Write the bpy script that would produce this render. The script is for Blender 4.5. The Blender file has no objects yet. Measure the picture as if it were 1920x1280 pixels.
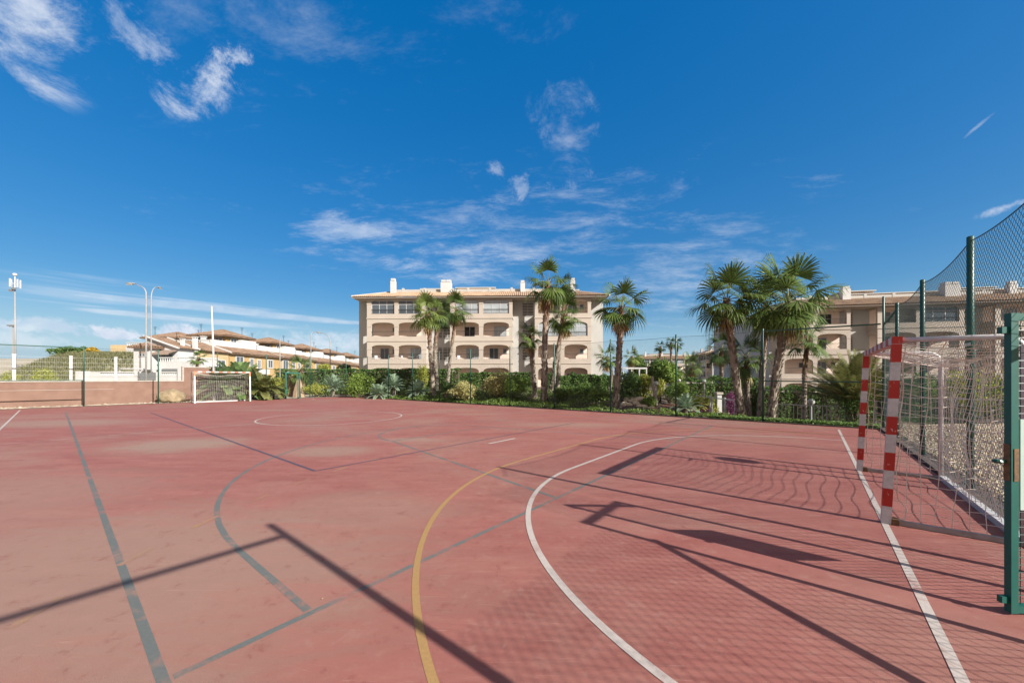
import bpy, math, random
import numpy as np
from mathutils import Vector, Matrix, Quaternion

PI = math.pi
ALB = .72
R = math.radians
F, HOR, CH = 697.0, 709.0, 1.62            # focal length in photo pixels, horizon row, eye height
AX, AY = 0.6297, 0.7768                    # court width direction; court length direction is (-AY, AX)
TH = math.atan2(AY, AX)
col = bpy.context.scene.collection
rnd = random.Random(7)

def W(a, b, z=0.0):                        # court coordinates to world
    return Vector((AX*a - AY*b, AY*a + AX*b, z))
def AB(x, y):
    return AX*x + AY*y, -AY*x + AX*y
def PX(px, Y): return (px-960.0)*Y/F
def PZ(py, Y): return CH + (HOR-py)*Y/F
def sm(v, a, b):
    t = np.clip((v-a)/(b-a), 0, 1)
    return t*t*(3-2*t)

def gz(x, y):                              # height of the ground
    x = np.asarray(x, float); y = np.asarray(y, float)
    a = AX*x + AY*y; b = -AY*x + AX*y
    z = -0.02 + 0*x
    z = z - 1.6*sm(a, 17.4, 26)*(1-sm(b, 2, 7))*sm(b, -6, -.5)
    z = z + 0.55*sm(a, 17.2, 20)*sm(b, 5, 9)*(1-sm(b, 27, 31))
    z = z + 4.9*sm(-x, 50.5, 53.5)*(1-sm(-x, 61, 68))*sm(y, 41, 52)
    z = z + 6.6*sm(y, 50, 95)*sm(-x, 66, 92)
    inside = (a > -7) & (a < 16.4) & (b > -1.7) & (b < 32.4)
    z = np.where(inside, -0.15, z)
    return z
def gz1(x, y): return float(gz(x, y))

# ------------------------------------------------------------------ objects
def tag(o, label=None, cat=None, group=None, kind=None):
    if label: o['label'] = label
    if cat: o['category'] = cat
    if group: o['group'] = group
    if kind: o['kind'] = kind
    return o
def thing(name, label, cat, loc=(0, 0, 0), rz=0.0, group=None):
    o = bpy.data.objects.new(name, None)
    o.empty_display_size = 0.3
    col.objects.link(o)
    o.location = loc; o.rotation_euler = (0, 0, rz)
    return tag(o, label, cat, group)
def copy_tree(o, loc, rz=None, label=None):
    kids = {}
    for c in bpy.data.objects:
        if c.parent: kids.setdefault(c.parent.name, []).append(c)
    r = o.copy(); col.objects.link(r); r.location = loc
    if rz is not None: r.rotation_euler = (0, 0, rz)
    if label: r['label'] = label
    for ch in kids.get(o.name, []):
        c = ch.copy(); col.objects.link(c); c.parent = r
        for g in kids.get(ch.name, []):
            d = g.copy(); col.objects.link(d); d.parent = c
    return r

class MB:
    def __init__(self):
        self.v = []; self.f = []; self.mi = []; self.cur = 0
    def add(self, vs, fs):
        n = len(self.v)
        self.v.extend([tuple(p) for p in vs])
        self.f.extend([tuple(i+n for i in q) for q in fs])
        self.mi.extend([self.cur]*len(fs))
        return self
    def box(self, x0, x1, y0, y1, z0, z1):
        return self.add([(x0,y0,z0),(x1,y0,z0),(x1,y1,z0),(x0,y1,z0),(x0,y0,z1),(x1,y0,z1),(x1,y1,z1),(x0,y1,z1)],
                        [(0,3,2,1),(4,5,6,7),(0,1,5,4),(1,2,6,5),(2,3,7,6),(3,0,4,7)])
    def bar(self, p, q, w, h=None, up=(0,0,1)):
        p, q = Vector(p), Vector(q); h = h or w
        t = (q-p).normalized(); u = Vector(up)
        if abs(t.dot(u)) > .95: u = Vector((0, 1, 0))
        s = t.cross(u).normalized(); n = s.cross(t)
        vs = []
        for c in (p, q):
            for i, j in ((-1,-1),(1,-1),(1,1),(-1,1)):
                vs.append(c + s*(i*w/2) + n*(j*h/2))
        return self.add(vs, [(3,2,1,0),(4,5,6,7),(0,1,5,4),(1,2,6,5),(2,3,7,6),(3,0,4,7)])
    def tube(self, pts, r, n=8, caps=True):
        pts = [Vector(p) for p in pts]; m = len(pts)
        rr = r if isinstance(r, (list, tuple)) else [r]*m
        vs = []; prev = None
        for i in range(m):
            t = (pts[min(i+1, m-1)] - pts[max(i-1, 0)]).normalized()
            if prev is None:
                u = Vector((0,0,1)) if abs(t.z) < .9 else Vector((1,0,0))
                s = t.cross(u).normalized()
            else:
                s = (prev - t*prev.dot(t)).normalized()
            prev = s; b = t.cross(s)
            for k in range(n):
                an = 2*PI*k/n
                vs.append(pts[i] + (s*math.cos(an) + b*math.sin(an))*rr[i])
        fs = []
        for i in range(m-1):
            for k in range(n):
                fs.append((i*n+k, i*n+(k+1)%n, (i+1)*n+(k+1)%n, (i+1)*n+k))
        if caps:
            fs.append(tuple(range(n-1, -1, -1))); fs.append(tuple(range((m-1)*n, m*n)))
        return self.add(vs, fs)
    def lathe(self, prof, n=16, c=(0,0,0)):
        vs = []; m = len(prof)
        for r, z in prof:
            for k in range(n):
                an = 2*PI*k/n
                vs.append((c[0]+r*math.cos(an), c[1]+r*math.sin(an), c[2]+z))
        fs = [(i*n+k, i*n+(k+1)%n, (i+1)*n+(k+1)%n, (i+1)*n+k) for i in range(m-1) for k in range(n)]
        fs.append(tuple(range(n-1, -1, -1))); fs.append(tuple(range((m-1)*n, m*n)))
        return self.add(vs, fs)
    def prism(self, poly, y0, y1):          # polygon in x,z extruded along y
        n = len(poly)
        vs = [(x, y0, z) for x, z in poly] + [(x, y1, z) for x, z in poly]
        fs = [tuple(range(n)), tuple(range(2*n-1, n-1, -1))]
        fs += [(i, i+n, (i+1)%n+n, (i+1)%n) for i in range(n)]
        return self.add(vs, fs)
    def quads(self, V4):                    # numpy (n,4,3)
        V4 = np.asarray(V4); n = len(V4)
        base = len(self.v)
        self.v.extend(map(tuple, V4.reshape(-1, 3).tolist()))
        self.f.extend([(base+4*i, base+4*i+1, base+4*i+2, base+4*i+3) for i in range(n)])
        self.mi.extend([self.cur]*n)
        return self
    def wires(self, Pa, Qa, r):             # thin three-sided wires between point arrays
        Pa = np.asarray(Pa, float); Qa = np.asarray(Qa, float)
        t = Qa-Pa; t /= np.linalg.norm(t, axis=1, keepdims=True)+1e-9
        u = np.tile(np.array([0.13, 1.0, 0.21]), (len(t), 1))
        s = np.cross(t, u); s /= np.linalg.norm(s, axis=1, keepdims=True)+1e-9
        b = np.cross(t, s)
        ring = [s*math.cos(k*2*PI/3)+b*math.sin(k*2*PI/3) for k in range(3)]
        for k in range(3):
            r0, r1 = ring[k]*r, ring[(k+1) % 3]*r
            self.quads(np.stack([Pa+r0, Pa+r1, Qa+r1, Qa+r0], axis=1))
        return self
    def build(self, name, mat, parent=None, loc=None, smooth=False):
        me = bpy.data.meshes.new(name)
        me.from_pydata(self.v, [], self.f)
        mats = mat if isinstance(mat, (list, tuple)) else [mat]
        for m in mats: me.materials.append(m)
        if len(mats) > 1: me.polygons.foreach_set('material_index', self.mi)
        if smooth: me.polygons.foreach_set('use_smooth', [True]*len(me.polygons))
        me.update()
        o = bpy.data.objects.new(name, me); col.objects.link(o)
        if parent: o.parent = parent
        if loc is not None: o.location = loc
        return o

# ------------------------------------------------------------------ materials
def newmat(name):
    m = bpy.data.materials.new(name); m.use_nodes = True
    nt = m.node_tree
    return m, nt, nt.nodes['Principled BSDF']
def noise(nt, scale, detail=4, rough=.6, vec=None, dist=0.0):
    n = nt.nodes.new('ShaderNodeTexNoise')
    n.inputs['Scale'].default_value = scale; n.inputs['Detail'].default_value = detail
    n.inputs['Roughness'].default_value = rough; n.inputs['Distortion'].default_value = dist
    if vec is None:
        tc = nt.nodes.get('TC') or nt.nodes.new('ShaderNodeTexCoord'); tc.name = 'TC'
        vec = tc.outputs['Object']
    nt.links.new(vec, n.inputs['Vector'])
    return n
def ramp(nt, src, p0, p1, c0=(0,0,0,1), c1=(1,1,1,1)):
    r = nt.nodes.new('ShaderNodeValToRGB')
    e = r.color_ramp.elements
    e[0].position = p0; e[0].color = c0; e[1].position = p1; e[1].color = c1
    nt.links.new(src, r.inputs['Fac'])
    return r
def mixc(nt, fac, c0, c1):
    m = nt.nodes.new('ShaderNodeMix'); m.data_type = 'RGBA'
    for s, v in ((0, fac), (6, c0), (7, c1)):
        if isinstance(v, bpy.types.NodeSocket): nt.links.new(v, m.inputs[s])
        elif s == 0: m.inputs[s].default_value = v
        else: m.inputs[s].default_value = (*v[:3], 1)
    return m.outputs[2]
def mth(nt, op, a, b=None, clamp=False):
    m = nt.nodes.new('ShaderNodeMath'); m.operation = op; m.use_clamp = clamp
    for i, v in enumerate((a, b)):
        if v is None: continue
        if isinstance(v, bpy.types.NodeSocket): nt.links.new(v, m.inputs[i])
        else: m.inputs[i].default_value = v
    return m.outputs[0]
def smooth(nt, v, a, b):
    m = nt.nodes.new('ShaderNodeMapRange'); m.interpolation_type = 'SMOOTHSTEP'
    nt.links.new(v, m.inputs[0])
    m.inputs[1].default_value = a; m.inputs[2].default_value = b
    return m.outputs[0]
def bump(nt, b, height, strength=.3, dist=.02):
    n = nt.nodes.new('ShaderNodeBump'); n.inputs['Strength'].default_value = strength
    n.inputs['Distance'].default_value = dist
    nt.links.new(height, n.inputs['Height']); nt.links.new(n.outputs[0], b.inputs['Normal'])
def plain(name, c, c2=None, scale=3.0, rough=.7, bs=0.0, bscale=40, metal=0.0, p0=.35, p1=.65, detail=5, bd=.01):
    m, nt, b = newmat(name)
    b.inputs['Roughness'].default_value = rough; b.inputs['Metallic'].default_value = metal
    if c2 is None: c2 = tuple(min(1, x*.82) for x in c)
    c = tuple(x*ALB for x in c); c2 = tuple(x*ALB for x in c2)
    n = noise(nt, scale, detail)
    r = ramp(nt, n.outputs['Fac'], p0, p1)
    nt.links.new(mixc(nt, r.outputs[0], c2, c), b.inputs['Base Color'])
    if bs:
        h = noise(nt, bscale, 3)
        bump(nt, b, h.outputs['Fac'], bs, bd)
    return m
def leafmat(name, ca, cb, trans=.35, rough=.45, tint=None, yellow=None, gain=1.75):
    ca = tuple(x*gain for x in ca); cb = tuple(x*gain for x in cb)
    m, nt, b = newmat(name)
    g = nt.nodes.new('ShaderNodeNewGeometry')
    n = noise(nt, 1.1, 3)
    f = mth(nt, 'ADD', mth(nt, 'MULTIPLY', g.outputs['Random Per Island'], .55), mth(nt, 'MULTIPLY', n.outputs['Fac'], .5), True)
    c = mixc(nt, f, ca, cb)
    if yellow:
        k = smooth(nt, g.outputs['Random Per Island'], yellow[1], min(1.0, yellow[1]+.04))
        c = mixc(nt, k, c, yellow[0])
    nt.links.new(c, b.inputs['Base Color'])
    b.inputs['Roughness'].default_value = rough
    b.inputs['Specular IOR Level'].default_value = .14
    t = nt.nodes.new('ShaderNodeBsdfTranslucent'); nt.links.new(c, t.inputs['Color'])
    mx = nt.nodes.new('ShaderNodeMixShader'); mx.inputs[0].default_value = trans
    out = nt.nodes['Material Output']
    nt.links.new(b.outputs[0], mx.inputs[1]); nt.links.new(t.outputs[0], mx.inputs[2])
    nt.links.new(mx.outputs[0], out.inputs['Surface'])
    return m

# hard court: red acrylic with dust, dried puddles and scuffs
def court_colour(nt):
    tc = nt.nodes.get('TC') or nt.nodes.new('ShaderNodeTexCoord'); tc.name = 'TC'
    vec = tc.outputs['Object']
    mp = nt.nodes.new('ShaderNodeMapping'); mp.inputs['Rotation'].default_value = (0, 0, R(-12))
    mp.inputs['Scale'].default_value = (.55, 2.2, 1); nt.links.new(vec, mp.inputs[0])
    big = noise(nt, .22, 5, .62, vec, .6)
    mid = noise(nt, 1.3, 6, .68, mp.outputs[0], .8)
    fine = noise(nt, 60, 4, .7, vec)
    grit = noise(nt, 260, 2, .6, vec)
    scr = nt.nodes.new('ShaderNodeMapping'); scr.inputs['Rotation'].default_value = (0, 0, R(31))
    scr.inputs['Scale'].default_value = (1.0, 16, 1); nt.links.new(vec, scr.inputs[0])
    scratch = noise(nt, 3.2, 5, .7, scr.outputs[0], 2.5)
    base = mixc(nt, ramp(nt, mid.outputs['Fac'], .34, .66).outputs[0], (.238, .077, .064), (.308, .122, .099))
    dust = smooth(nt, big.outputs['Fac'], .44, .68)
    dist = None
    for (x, y, sx, sy, amp) in COURT_DUST:
        mv = nt.nodes.new('ShaderNodeMapping'); mv.vector_type = 'POINT'
        mv.inputs['Location'].default_value = (-x/sx, -y/sy, 0)
        mv.inputs['Scale'].default_value = (1/sx, 1/sy, 0)
        nt.links.new(vec, mv.inputs[0])
        ln = nt.nodes.new('ShaderNodeVectorMath'); ln.operation = 'LENGTH'
        nt.links.new(mv.outputs[0], ln.inputs[0])
        d = mth(nt, 'ADD', ln.outputs['Value'], mth(nt, 'MULTIPLY', mth(nt, 'SUBTRACT', mid.outputs['Fac'], .5), 1.5))
        k = mth(nt, 'MULTIPLY', smooth(nt, d, 1.15, .35), amp)
        dist = k if dist is None else mth(nt, 'MAXIMUM', dist, k)
    dust = mth(nt, 'MAXIMUM', mth(nt, 'MULTIPLY', dust, .5), dist)
    dust = mth(nt, 'MULTIPLY', dust, mth(nt, 'ADD', mth(nt, 'MULTIPLY', fine.outputs['Fac'], .5), .75), True)
    c = mixc(nt, dust, base, (.285, .186, .142))
    s = smooth(nt, scratch.outputs['Fac'], .60, .72)
    c = mixc(nt, mth(nt, 'MULTIPLY', s, .40), c, (.335, .175, .128))
    s2 = smooth(nt, scratch.outputs['Fac'], .36, .27)
    c = mixc(nt, mth(nt, 'MULTIPLY', s2, .35), c, (.175, .048, .04))
    mot = noise(nt, 5.5, 9, .78, vec, .4)
    c = mixc(nt, mth(nt, 'MULTIPLY', smooth(nt, mot.outputs['Fac'], .53, .66), .42), c, (.325, .18, .145))
    c = mixc(nt, mth(nt, 'MULTIPLY', smooth(nt, mot.outputs['Fac'], .46, .33), .50), c, (.185, .052, .042))
    for rot, sc_, st, th in ((58, 5.0, 26, .66), (-28, 6.5, 34, .672)):
        sm_ = nt.nodes.new('ShaderNodeMapping'); sm_.inputs['Rotation'].default_value = (0, 0, R(rot)); sm_.inputs['Scale'].default_value = (.55, st*.5, 1)
        nt.links.new(vec, sm_.inputs[0])
        sn = noise(nt, sc_, 3, .55, sm_.outputs[0], 1.4)
        c = mixc(nt, mth(nt, 'MULTIPLY', smooth(nt, sn.outputs['Fac'], th, th+.04), .30), c, (.42, .26, .21))
    g = mixc(nt, ramp(nt, grit.outputs['Fac'], .35, .7).outputs[0], (.70, .70, .70), (1.14, 1.14, 1.14))
    m = nt.nodes.new('ShaderNodeMix'); m.data_type = 'RGBA'; m.blend_type = 'MULTIPLY'
    m.inputs[0].default_value = 1
    nt.links.new(c, m.inputs[6]); nt.links.new(g, m.inputs[7])
    return m.outputs[2], fine, grit, vec
# dusty places (world x, y, radius x, radius y, amount): dried puddles and the trodden left side
COURT_DUST = [(-8.2, 9.1, 1.9, 1.3, .95), (-4.1, 8.3, 1.3, .75, .75), (-2.6, 9.8, 1.2, .5, .75), (1.9, 13.0, 2.6, .8, .6), (-16.5, 13.5, 3.5, 1.6, .8),
              (-3.6, 3.0, 3.3, 2.2, .75), (-1.9, 4.5, 1.6, 1.0, .5), (-7.5, 5.0, 3.0, 1.8, .55), (-12, 19, 3.0, .7, .5), (-1.5, 16.8, 1.6, .6, .55), (2.6, 2.2, .9, 1.0, .25)]
def court_mat():
    m, nt, b = newmat('acrylic court')
    c, fine, grit, vec = court_colour(nt)
    nt.links.new(c, b.inputs['Base Color'])
    b.inputs['Roughness'].default_value = .75
    b.inputs['Specular IOR Level'].default_value = .3
    bump(nt, b, grit.outputs['Fac'], .35, .004)
    return m
def line_mat(name, c, wear, edge=.5):
    m, nt, b = newmat(name)
    cc, fine, grit, vec = court_colour(nt)
    w = noise(nt, 2.3, 8, .72, vec, .5)
    k = smooth(nt, w.outputs['Fac'], wear-.07, wear+.10)
    k = mth(nt, 'MULTIPLY', k, edge)
    g = noise(nt, 45, 5, .7, vec)
    c = tuple(x*ALB for x in c)
    lc = mixc(nt, ramp(nt, g.outputs['Fac'], .3, .7).outputs[0], tuple(x*.78 for x in c), c)
    nt.links.new(mixc(nt, k, lc, cc), b.inputs['Base Color'])
    b.inputs['Roughness'].default_value = .7
    b.inputs['Specular IOR Level'].default_value = .3
    bump(nt, b, grit.outputs['Fac'], .3, .003)
    return m

def stripe_mat(name='banded goal paint', faded=False):    # red and white bands of the goal frame, chipped
    m, nt, b = newmat(name)
    tc = nt.nodes.new('ShaderNodeTexCoord'); tc.name = 'TC'
    sx = nt.nodes.new('ShaderNodeSeparateXYZ'); nt.links.new(tc.outputs['Object'], sx.inputs[0])
    # posts: bands by height; bar: bands along the bar above 1.99 m
    up = mth(nt, 'GREATER_THAN', sx.outputs[2], 1.999)
    tz = mth(nt, 'FLOORED_MODULO', mth(nt, 'SUBTRACT', sx.outputs[2], .195), .40)
    bz = mth(nt, 'LESS_THAN', tz, .20)
    txx = mth(nt, 'FLOORED_MODULO', mth(nt, 'ADD', sx.outputs[0], .2), .44)
    bx = mth(nt, 'LESS_THAN', txx, .22)
    mx = nt.nodes.new('ShaderNodeMix'); mx.data_type = 'FLOAT'
    nt.links.new(up, mx.inputs[0]); nt.links.new(bz, mx.inputs[2]); nt.links.new(bx, mx.inputs[3])
    if faded:                                # only the top band of each post is still coloured
        nt.links.new(mth(nt, 'GREATER_THAN', sx.outputs[2], 1.76), mx.inputs[2])
        mx.inputs[2].default_value = 0
    red = mixc(nt, noise(nt, 9, 3).outputs['Fac'], (.42, .13, .06), (.50, .19, .10)) if faded else mixc(nt, noise(nt, 9, 3).outputs['Fac'], (.33, .012, .007), (.45, .02, .010))
    wh = mixc(nt, ramp(nt, noise(nt, 14, 5).outputs['Fac'], .35, .65).outputs[0], (.42, .41, .40), (.56, .55, .55))
    c = mixc(nt, mx.outputs[0], wh, red)
    mp = nt.nodes.new('ShaderNodeMapping'); mp.inputs['Scale'].default_value = (2.2, 2.2, .8)
    nt.links.new(tc.outputs['Object'], mp.inputs[0])
    ch = noise(nt, 11, 6, .7, mp.outputs[0], .6)
    c = mixc(nt, mth(nt, 'MULTIPLY', smooth(nt, ch.outputs['Fac'], .645, .67), .8), c, (.62, .58, .55))
    ch2 = noise(nt, 17, 5, .7, tc.outputs['Object'])
    c = mixc(nt, mth(nt, 'MULTIPLY', smooth(nt, ch2.outputs['Fac'], .70, .73), .8), c, (.22, .10, .05))
    nt.links.new(c, b.inputs['Base Color']); b.inputs['Roughness'].default_value = .45
    return m

def tile_mat(name, ca, cb):
    m, nt, b = newmat(name)
    n = noise(nt, 1.2, 6); n2 = noise(nt, 9, 3)
    f = mth(nt, 'ADD', mth(nt, 'MULTIPLY', n.outputs['Fac'], .6), mth(nt, 'MULTIPLY', n2.outputs['Fac'], .45))
    nt.links.new(mixc(nt, smooth(nt, f, .38, .66), ca, cb), b.inputs['Base Color'])
    b.inputs['Roughness'].default_value = .85
    return m
def glass_mat(name, c=(.045, .055, .065)):
    m, nt, b = newmat(name)
    n = noise(nt, .8, 2)
    nt.links.new(mixc(nt, n.outputs['Fac'], c, tuple(x*2.2 for x in c)), b.inputs['Base Color'])
    b.inputs['Roughness'].default_value = .06
    b.inputs['Specular IOR Level'].default_value = .7
    return m
def trunk_mat():
    m, nt, b = newmat('palm trunk')
    tc = nt.nodes.new('ShaderNodeTexCoord'); tc.name = 'TC'
    sx = nt.nodes.new('ShaderNodeSeparateXYZ'); nt.links.new(tc.outputs['Generated'], sx.inputs[0])
    g = nt.nodes.new('ShaderNodeNewGeometry')
    n = noise(nt, 9, 5)
    low = mixc(nt, g.outputs['Random Per Island'], (.085, .065, .047), (.36, .31, .25))
    hi = mixc(nt, g.outputs['Random Per Island'], (.06, .028, .016), (.22, .115, .065))
    k = mth(nt, 'ADD', sx.outputs[2], mth(nt, 'MULTIPLY', mth(nt, 'SUBTRACT', n.outputs['Fac'], .5), .5))
    c = mixc(nt, smooth(nt, k, .45, .85), low, hi)
    nt.links.new(c, b.inputs['Base Color']); b.inputs['Roughness'].default_value = .9
    return m

M = {}
M['court'] = court_mat()
M['white_line'] = line_mat('white line paint', (.60, .53, .48), .605, .8)
M['faded_line'] = line_mat('faded line paint', (.52, .42, .36), .50, .9)
M['yellow_line'] = line_mat('yellow line paint', (.46, .28, .11), .66, .75)
M['worn_yellow'] = line_mat('worn yellow line paint', (.42, .25, .13), .47, .92)
M['grey_line'] = line_mat('blue grey line paint', (.165, .18, .17), .548, .9)
M['purple_line'] = line_mat('purple line paint', (.11, .085, .12), .62, .6)
M['stripe'] = stripe_mat(); M['faded_stripe'] = stripe_mat('faded banded goal paint', True)
M['white_metal'] = plain('white painted metal', (.72, .71, .71), (.58, .56, .55), 8, .4)
M['steel'] = plain('galvanised steel', (.42, .41, .40), (.32, .30, .28), 10, .45, 0)
M['rust'] = plain('rusty fitting', (.24, .13, .05), (.12, .07, .04), 30, .8)
M['green'] = plain('green painted steel', (.012, .095, .062), (.008, .065, .045), 6, .38)
M['gate_green'] = plain('green gate enamel', (.003, .125, .095), (.002, .10, .08), 4, .5)
M['wire'] = plain('green coated wire', (.012, .050, .042), (.008, .035, .030), 6, .5)
M['net'] = plain('net cord', (.95, .86, .78), (.78, .68, .60), 8, .9)
M['panel'] = plain('pale green panel', (.55, .66, .60), (.45, .58, .52), 5, .5)
M['soil'] = plain('garden soil', (.16, .105, .065), (.085, .058, .038), 3, .95, .5, 20)
M['sand'] = plain('dry sandy ground', (.52, .46, .35), (.40, .35, .25), .35, .95, .3, 6)
M['grassland'] = plain('rough grass ground', (.16, .17, .085), (.28, .25, .16), .8, .95, .5, 8)
M['gravel_bed'] = plain('gravel bed', (.62, .50, .37), (.42, .33, .24), 26, .95, .8, 34, bd=.03)
M['pebble'] = leafmat('pebbles', (.26, .20, .14), (.56, .48, .37), 0.0, .9, gain=1.0)
M['kerb'] = plain('concrete kerb', (.12, .09, .075), (.06, .045, .04), 8, .9)
M['pathred'] = plain('red path', (.24, .10, .06), (.18, .075, .05), 4, .9)
M['wall_pink'] = plain('pinkish render', (.33, .195, .145), (.265, .15, .11), 1.6, .9, .25, 30)
M['coping'] = plain('pale coping', (.58, .52, .45), (.45, .39, .33), 5, .85)
M['rock'] = plain('limestone', (.52, .40, .24), (.32, .24, .14), 3.5, .9, .8, 7, bd=.06)
M['pale_rock'] = plain('pale limestone', (.95, .80, .60), (.66, .53, .37), 4, .9, .6, 8, bd=.05)
M['pink_rock'] = plain('sandstone', (.50, .36, .24), (.38, .25, .16), 2.5, .9, .7, 6, bd=.06)
M['peach'] = plain('peach render', (.58, .50, .425), (.53, .455, .38), .7, .9, .15, 40)
M['cream'] = plain('cream render', (.575, .56, .525), (.53, .515, .48), .6, .9, .15, 40)
M['balcony_back'] = plain('rosy balcony render', (1.0, .83, .70), (.94, .77, .65), .8, .9)
M['white_wall'] = plain('white render', (.70, .695, .685), (.63, .62, .60), .7, .9)
M['ochre'] = plain('ochre render', (.60, .41, .185), (.54, .35, .145), .8, .9)
M['pale_ochre'] = plain('pale ochre render', (.64, .49, .28), (.58, .43, .23), .8, .9)
M['tile'] = tile_mat('clay tile', (.22, .135, .080), (.42, .295, .19))
M['tile_dark'] = tile_mat('weathered clay tile', (.12, .073, .047), (.25, .163, .105))
M['glass'] = glass_mat('window glass')
M['curtain_glass'] = glass_mat('window glass before pale curtains', (.20, .22, .23))
M['dark'] = plain('dark metal', (.035, .03, .03), (.02, .02, .02), 8, .5)
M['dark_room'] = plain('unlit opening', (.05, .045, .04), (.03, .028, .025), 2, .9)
M['grey_metal'] = plain('grey metal', (.33, .34, .34), (.26, .27, .27), 6, .4, metal=.3)
M['lamp_head'] = plain('lamp housing', (.42, .42, .40), (.30, .30, .29), 6, .4)
M['awning'] = plain('awning cloth', (.40, .29, .22), (.33, .23, .18), 4, .9)
M['globe'] = plain('opal globe', (.80, .80, .76), (.74, .74, .70), 4, .25)
M['trunk'] = trunk_mat()
M['bark'] = plain('bark', (.14, .10, .07), (.07, .05, .035), 8, .95)
M['pale_bark'] = plain('pale dead bark', (.55, .47, .37), (.35, .28, .20), 9, .9, .5, 20)
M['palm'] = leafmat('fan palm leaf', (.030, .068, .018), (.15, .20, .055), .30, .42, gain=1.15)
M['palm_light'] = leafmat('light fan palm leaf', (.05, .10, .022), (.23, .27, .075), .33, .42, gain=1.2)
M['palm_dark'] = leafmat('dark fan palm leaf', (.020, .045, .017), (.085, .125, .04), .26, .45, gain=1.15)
M['dead'] = leafmat('dry frond', (.16, .11, .055), (.34, .26, .14), .25, .8)
M['petiole'] = plain('leaf stalk', (.26, .28, .11), (.18, .18, .07), 9, .6)
M['date'] = leafmat('date palm leaf', (.045, .07, .02), (.19, .18, .065), .25, .5, gain=1.4)
M['date_green'] = leafmat('green date palm leaf', (.035, .08, .028), (.12, .17, .055), .25, .5)
M['blue_leaf'] = leafmat('blue green leaf', (.07, .115, .075), (.23, .29, .20), .2, .5)
M['hedge'] = leafmat('cypress hedge leaf', (.02, .045, .012), (.065, .11, .026), .2, .6)
M['shrub'] = leafmat('shrub leaf', (.04, .085, .018), (.16, .21, .045), .35, .45)
M['shrub_dark'] = leafmat('dark shrub leaf', (.028, .06, .016), (.10, .15, .038), .3, .45)
M['shrub_yellow'] = leafmat('yellow green leaf', (.09, .12, .022), (.30, .29, .06), .35, .5)
M['shrub_olive'] = leafmat('olive leaf', (.11, .115, .04), (.36, .32, .14), .35, .55)
M['ivy'] = leafmat('ground cover leaf', (.035, .075, .016), (.15, .20, .045), .35, .42, gain=1.3)
M['grass'] = leafmat('meadow grass', (.10, .115, .045), (.26, .24, .13), .3, .7, gain=1.0)
M['orange_tree'] = leafmat('autumn leaf', (.16, .12, .015), (.38, .24, .03), .3, .6)
M['bloom'] = leafmat('magenta blossom', (.10, .045, .07), (.40, .11, .28), .3, .6, gain=.9)
M['ironwork'] = plain('black ironwork', (.022, .022, .024), (.014, .014, .015), 8, .5)
M['plastic'] = plain('white plastic', (.72, .72, .72), (.66, .66, .66), 4, .4)
M['car_paint'] = plain('white car paint', (.70, .70, .70), (.66, .66, .66), 2, .2)
# ================================================================== ground
def make_ground():
    def axis(lo, hi, step, far):
        c = list(np.arange(lo, hi+.01, step)); s = step; v = c[-1]; w = c[0]; up = []; dn = []
        while v < far:
            s *= 1.35; v += s; w -= s; up.append(v); dn.append(w)
        return np.array(dn[::-1] + c + up)
    xs = axis(-112, 80, 1.3, 3200); ys = axis(-16, 112, 1.3, 3200)
    X, Y = np.meshgrid(xs, ys)
    Z = gz(X, Y)
    nx, ny = len(xs), len(ys)
    V = np.stack([X, Y, Z], -1).reshape(-1, 3)
    mb = MB(); mb.v = list(map(tuple, V.tolist()))
    for j in range(ny-1):
        for i in range(nx-1):
            k = j*nx+i
            mb.f.append((k, k+1, k+nx+1, k+nx))
            cx, cy = (xs[i]+xs[i+1])/2, (ys[j]+ys[j+1])/2
            a, b = AB(cx, cy)
            if a > 16.2 and b < 34 and cy < 60: m = 0
            elif -69 < cx < -48 and 30 < cy < 62: m = 2
            else: m = 1
            mb.mi.append(m)
    o = mb.build('ground', [M['soil'], M['sand'], M['grassland']], smooth=True)
    tag(o, kind='structure')
make_ground()

court = MB()
court.add([W(-6.9, -1.62, 0), W(16.42, -1.62, 0), W(16.42, 32.42, 0), W(-6.9, 32.42, 0)], [(0, 1, 2, 3)])
court.add([W(-6.9, -1.62, -.14), W(16.42, -1.62, -.14), W(16.42, 32.42, -.14), W(-6.9, 32.42, -.14)] + court.v[:4],
          [(0, 1, 5, 4), (1, 2, 6, 5), (2, 3, 7, 6), (3, 0, 4, 7)])
court = tag(court.build('court', M['court']), kind='structure')

def strip(pts, w, z, closed=False):         # flat painted strip along court-coordinate points
    P = [Vector((p[0], p[1])) for p in pts]; mb = MB(); n = len(P); vs = []
    for i in range(n):
        if closed: t = P[(i+1) % n]-P[i-1]
        else: t = P[min(i+1, n-1)]-P[max(i-1, 0)]
        t.normalize(); s = Vector((-t.y, t.x))*(w/2)
        vs += [W(*(P[i]+s), z), W(*(P[i]-s), z)]
    fs = [(2*i+1, 2*i+3, 2*i+2, 2*i) for i in range(n-1)]
    if closed: fs.append((2*n-1, 1, 0, 2*n-2))
    return mb.add(vs, fs)
def arc(ca, cb, r, d0, d1, n=48):
    return [(ca+r*math.cos(R(d0+(d1-d0)*i/n)), cb+r*math.sin(R(d0+(d1-d0)*i/n))) for i in range(n+1)]
def mark(name, mbs, mat):
    m = MB()
    for x in mbs: m.add(x.v, x.f)
    o = m.build(name, M[mat], court); tag(o, kind='structure'); return o
GA0, GA1, GB, FB = 5.88, 8.92, -.62, 31.35
LO, HI, MID = -1.07, 15.64, 15.5
wz, yz, bz = .0036, .0022, .001
mark('goal_line', [strip([(-6.0, GB), (HI, GB)], .058, wz)], 'white_line')
mark('touchline', [strip([(LO, GB+.04), (LO, FB)], .055, wz), ], 'white_line')
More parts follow.
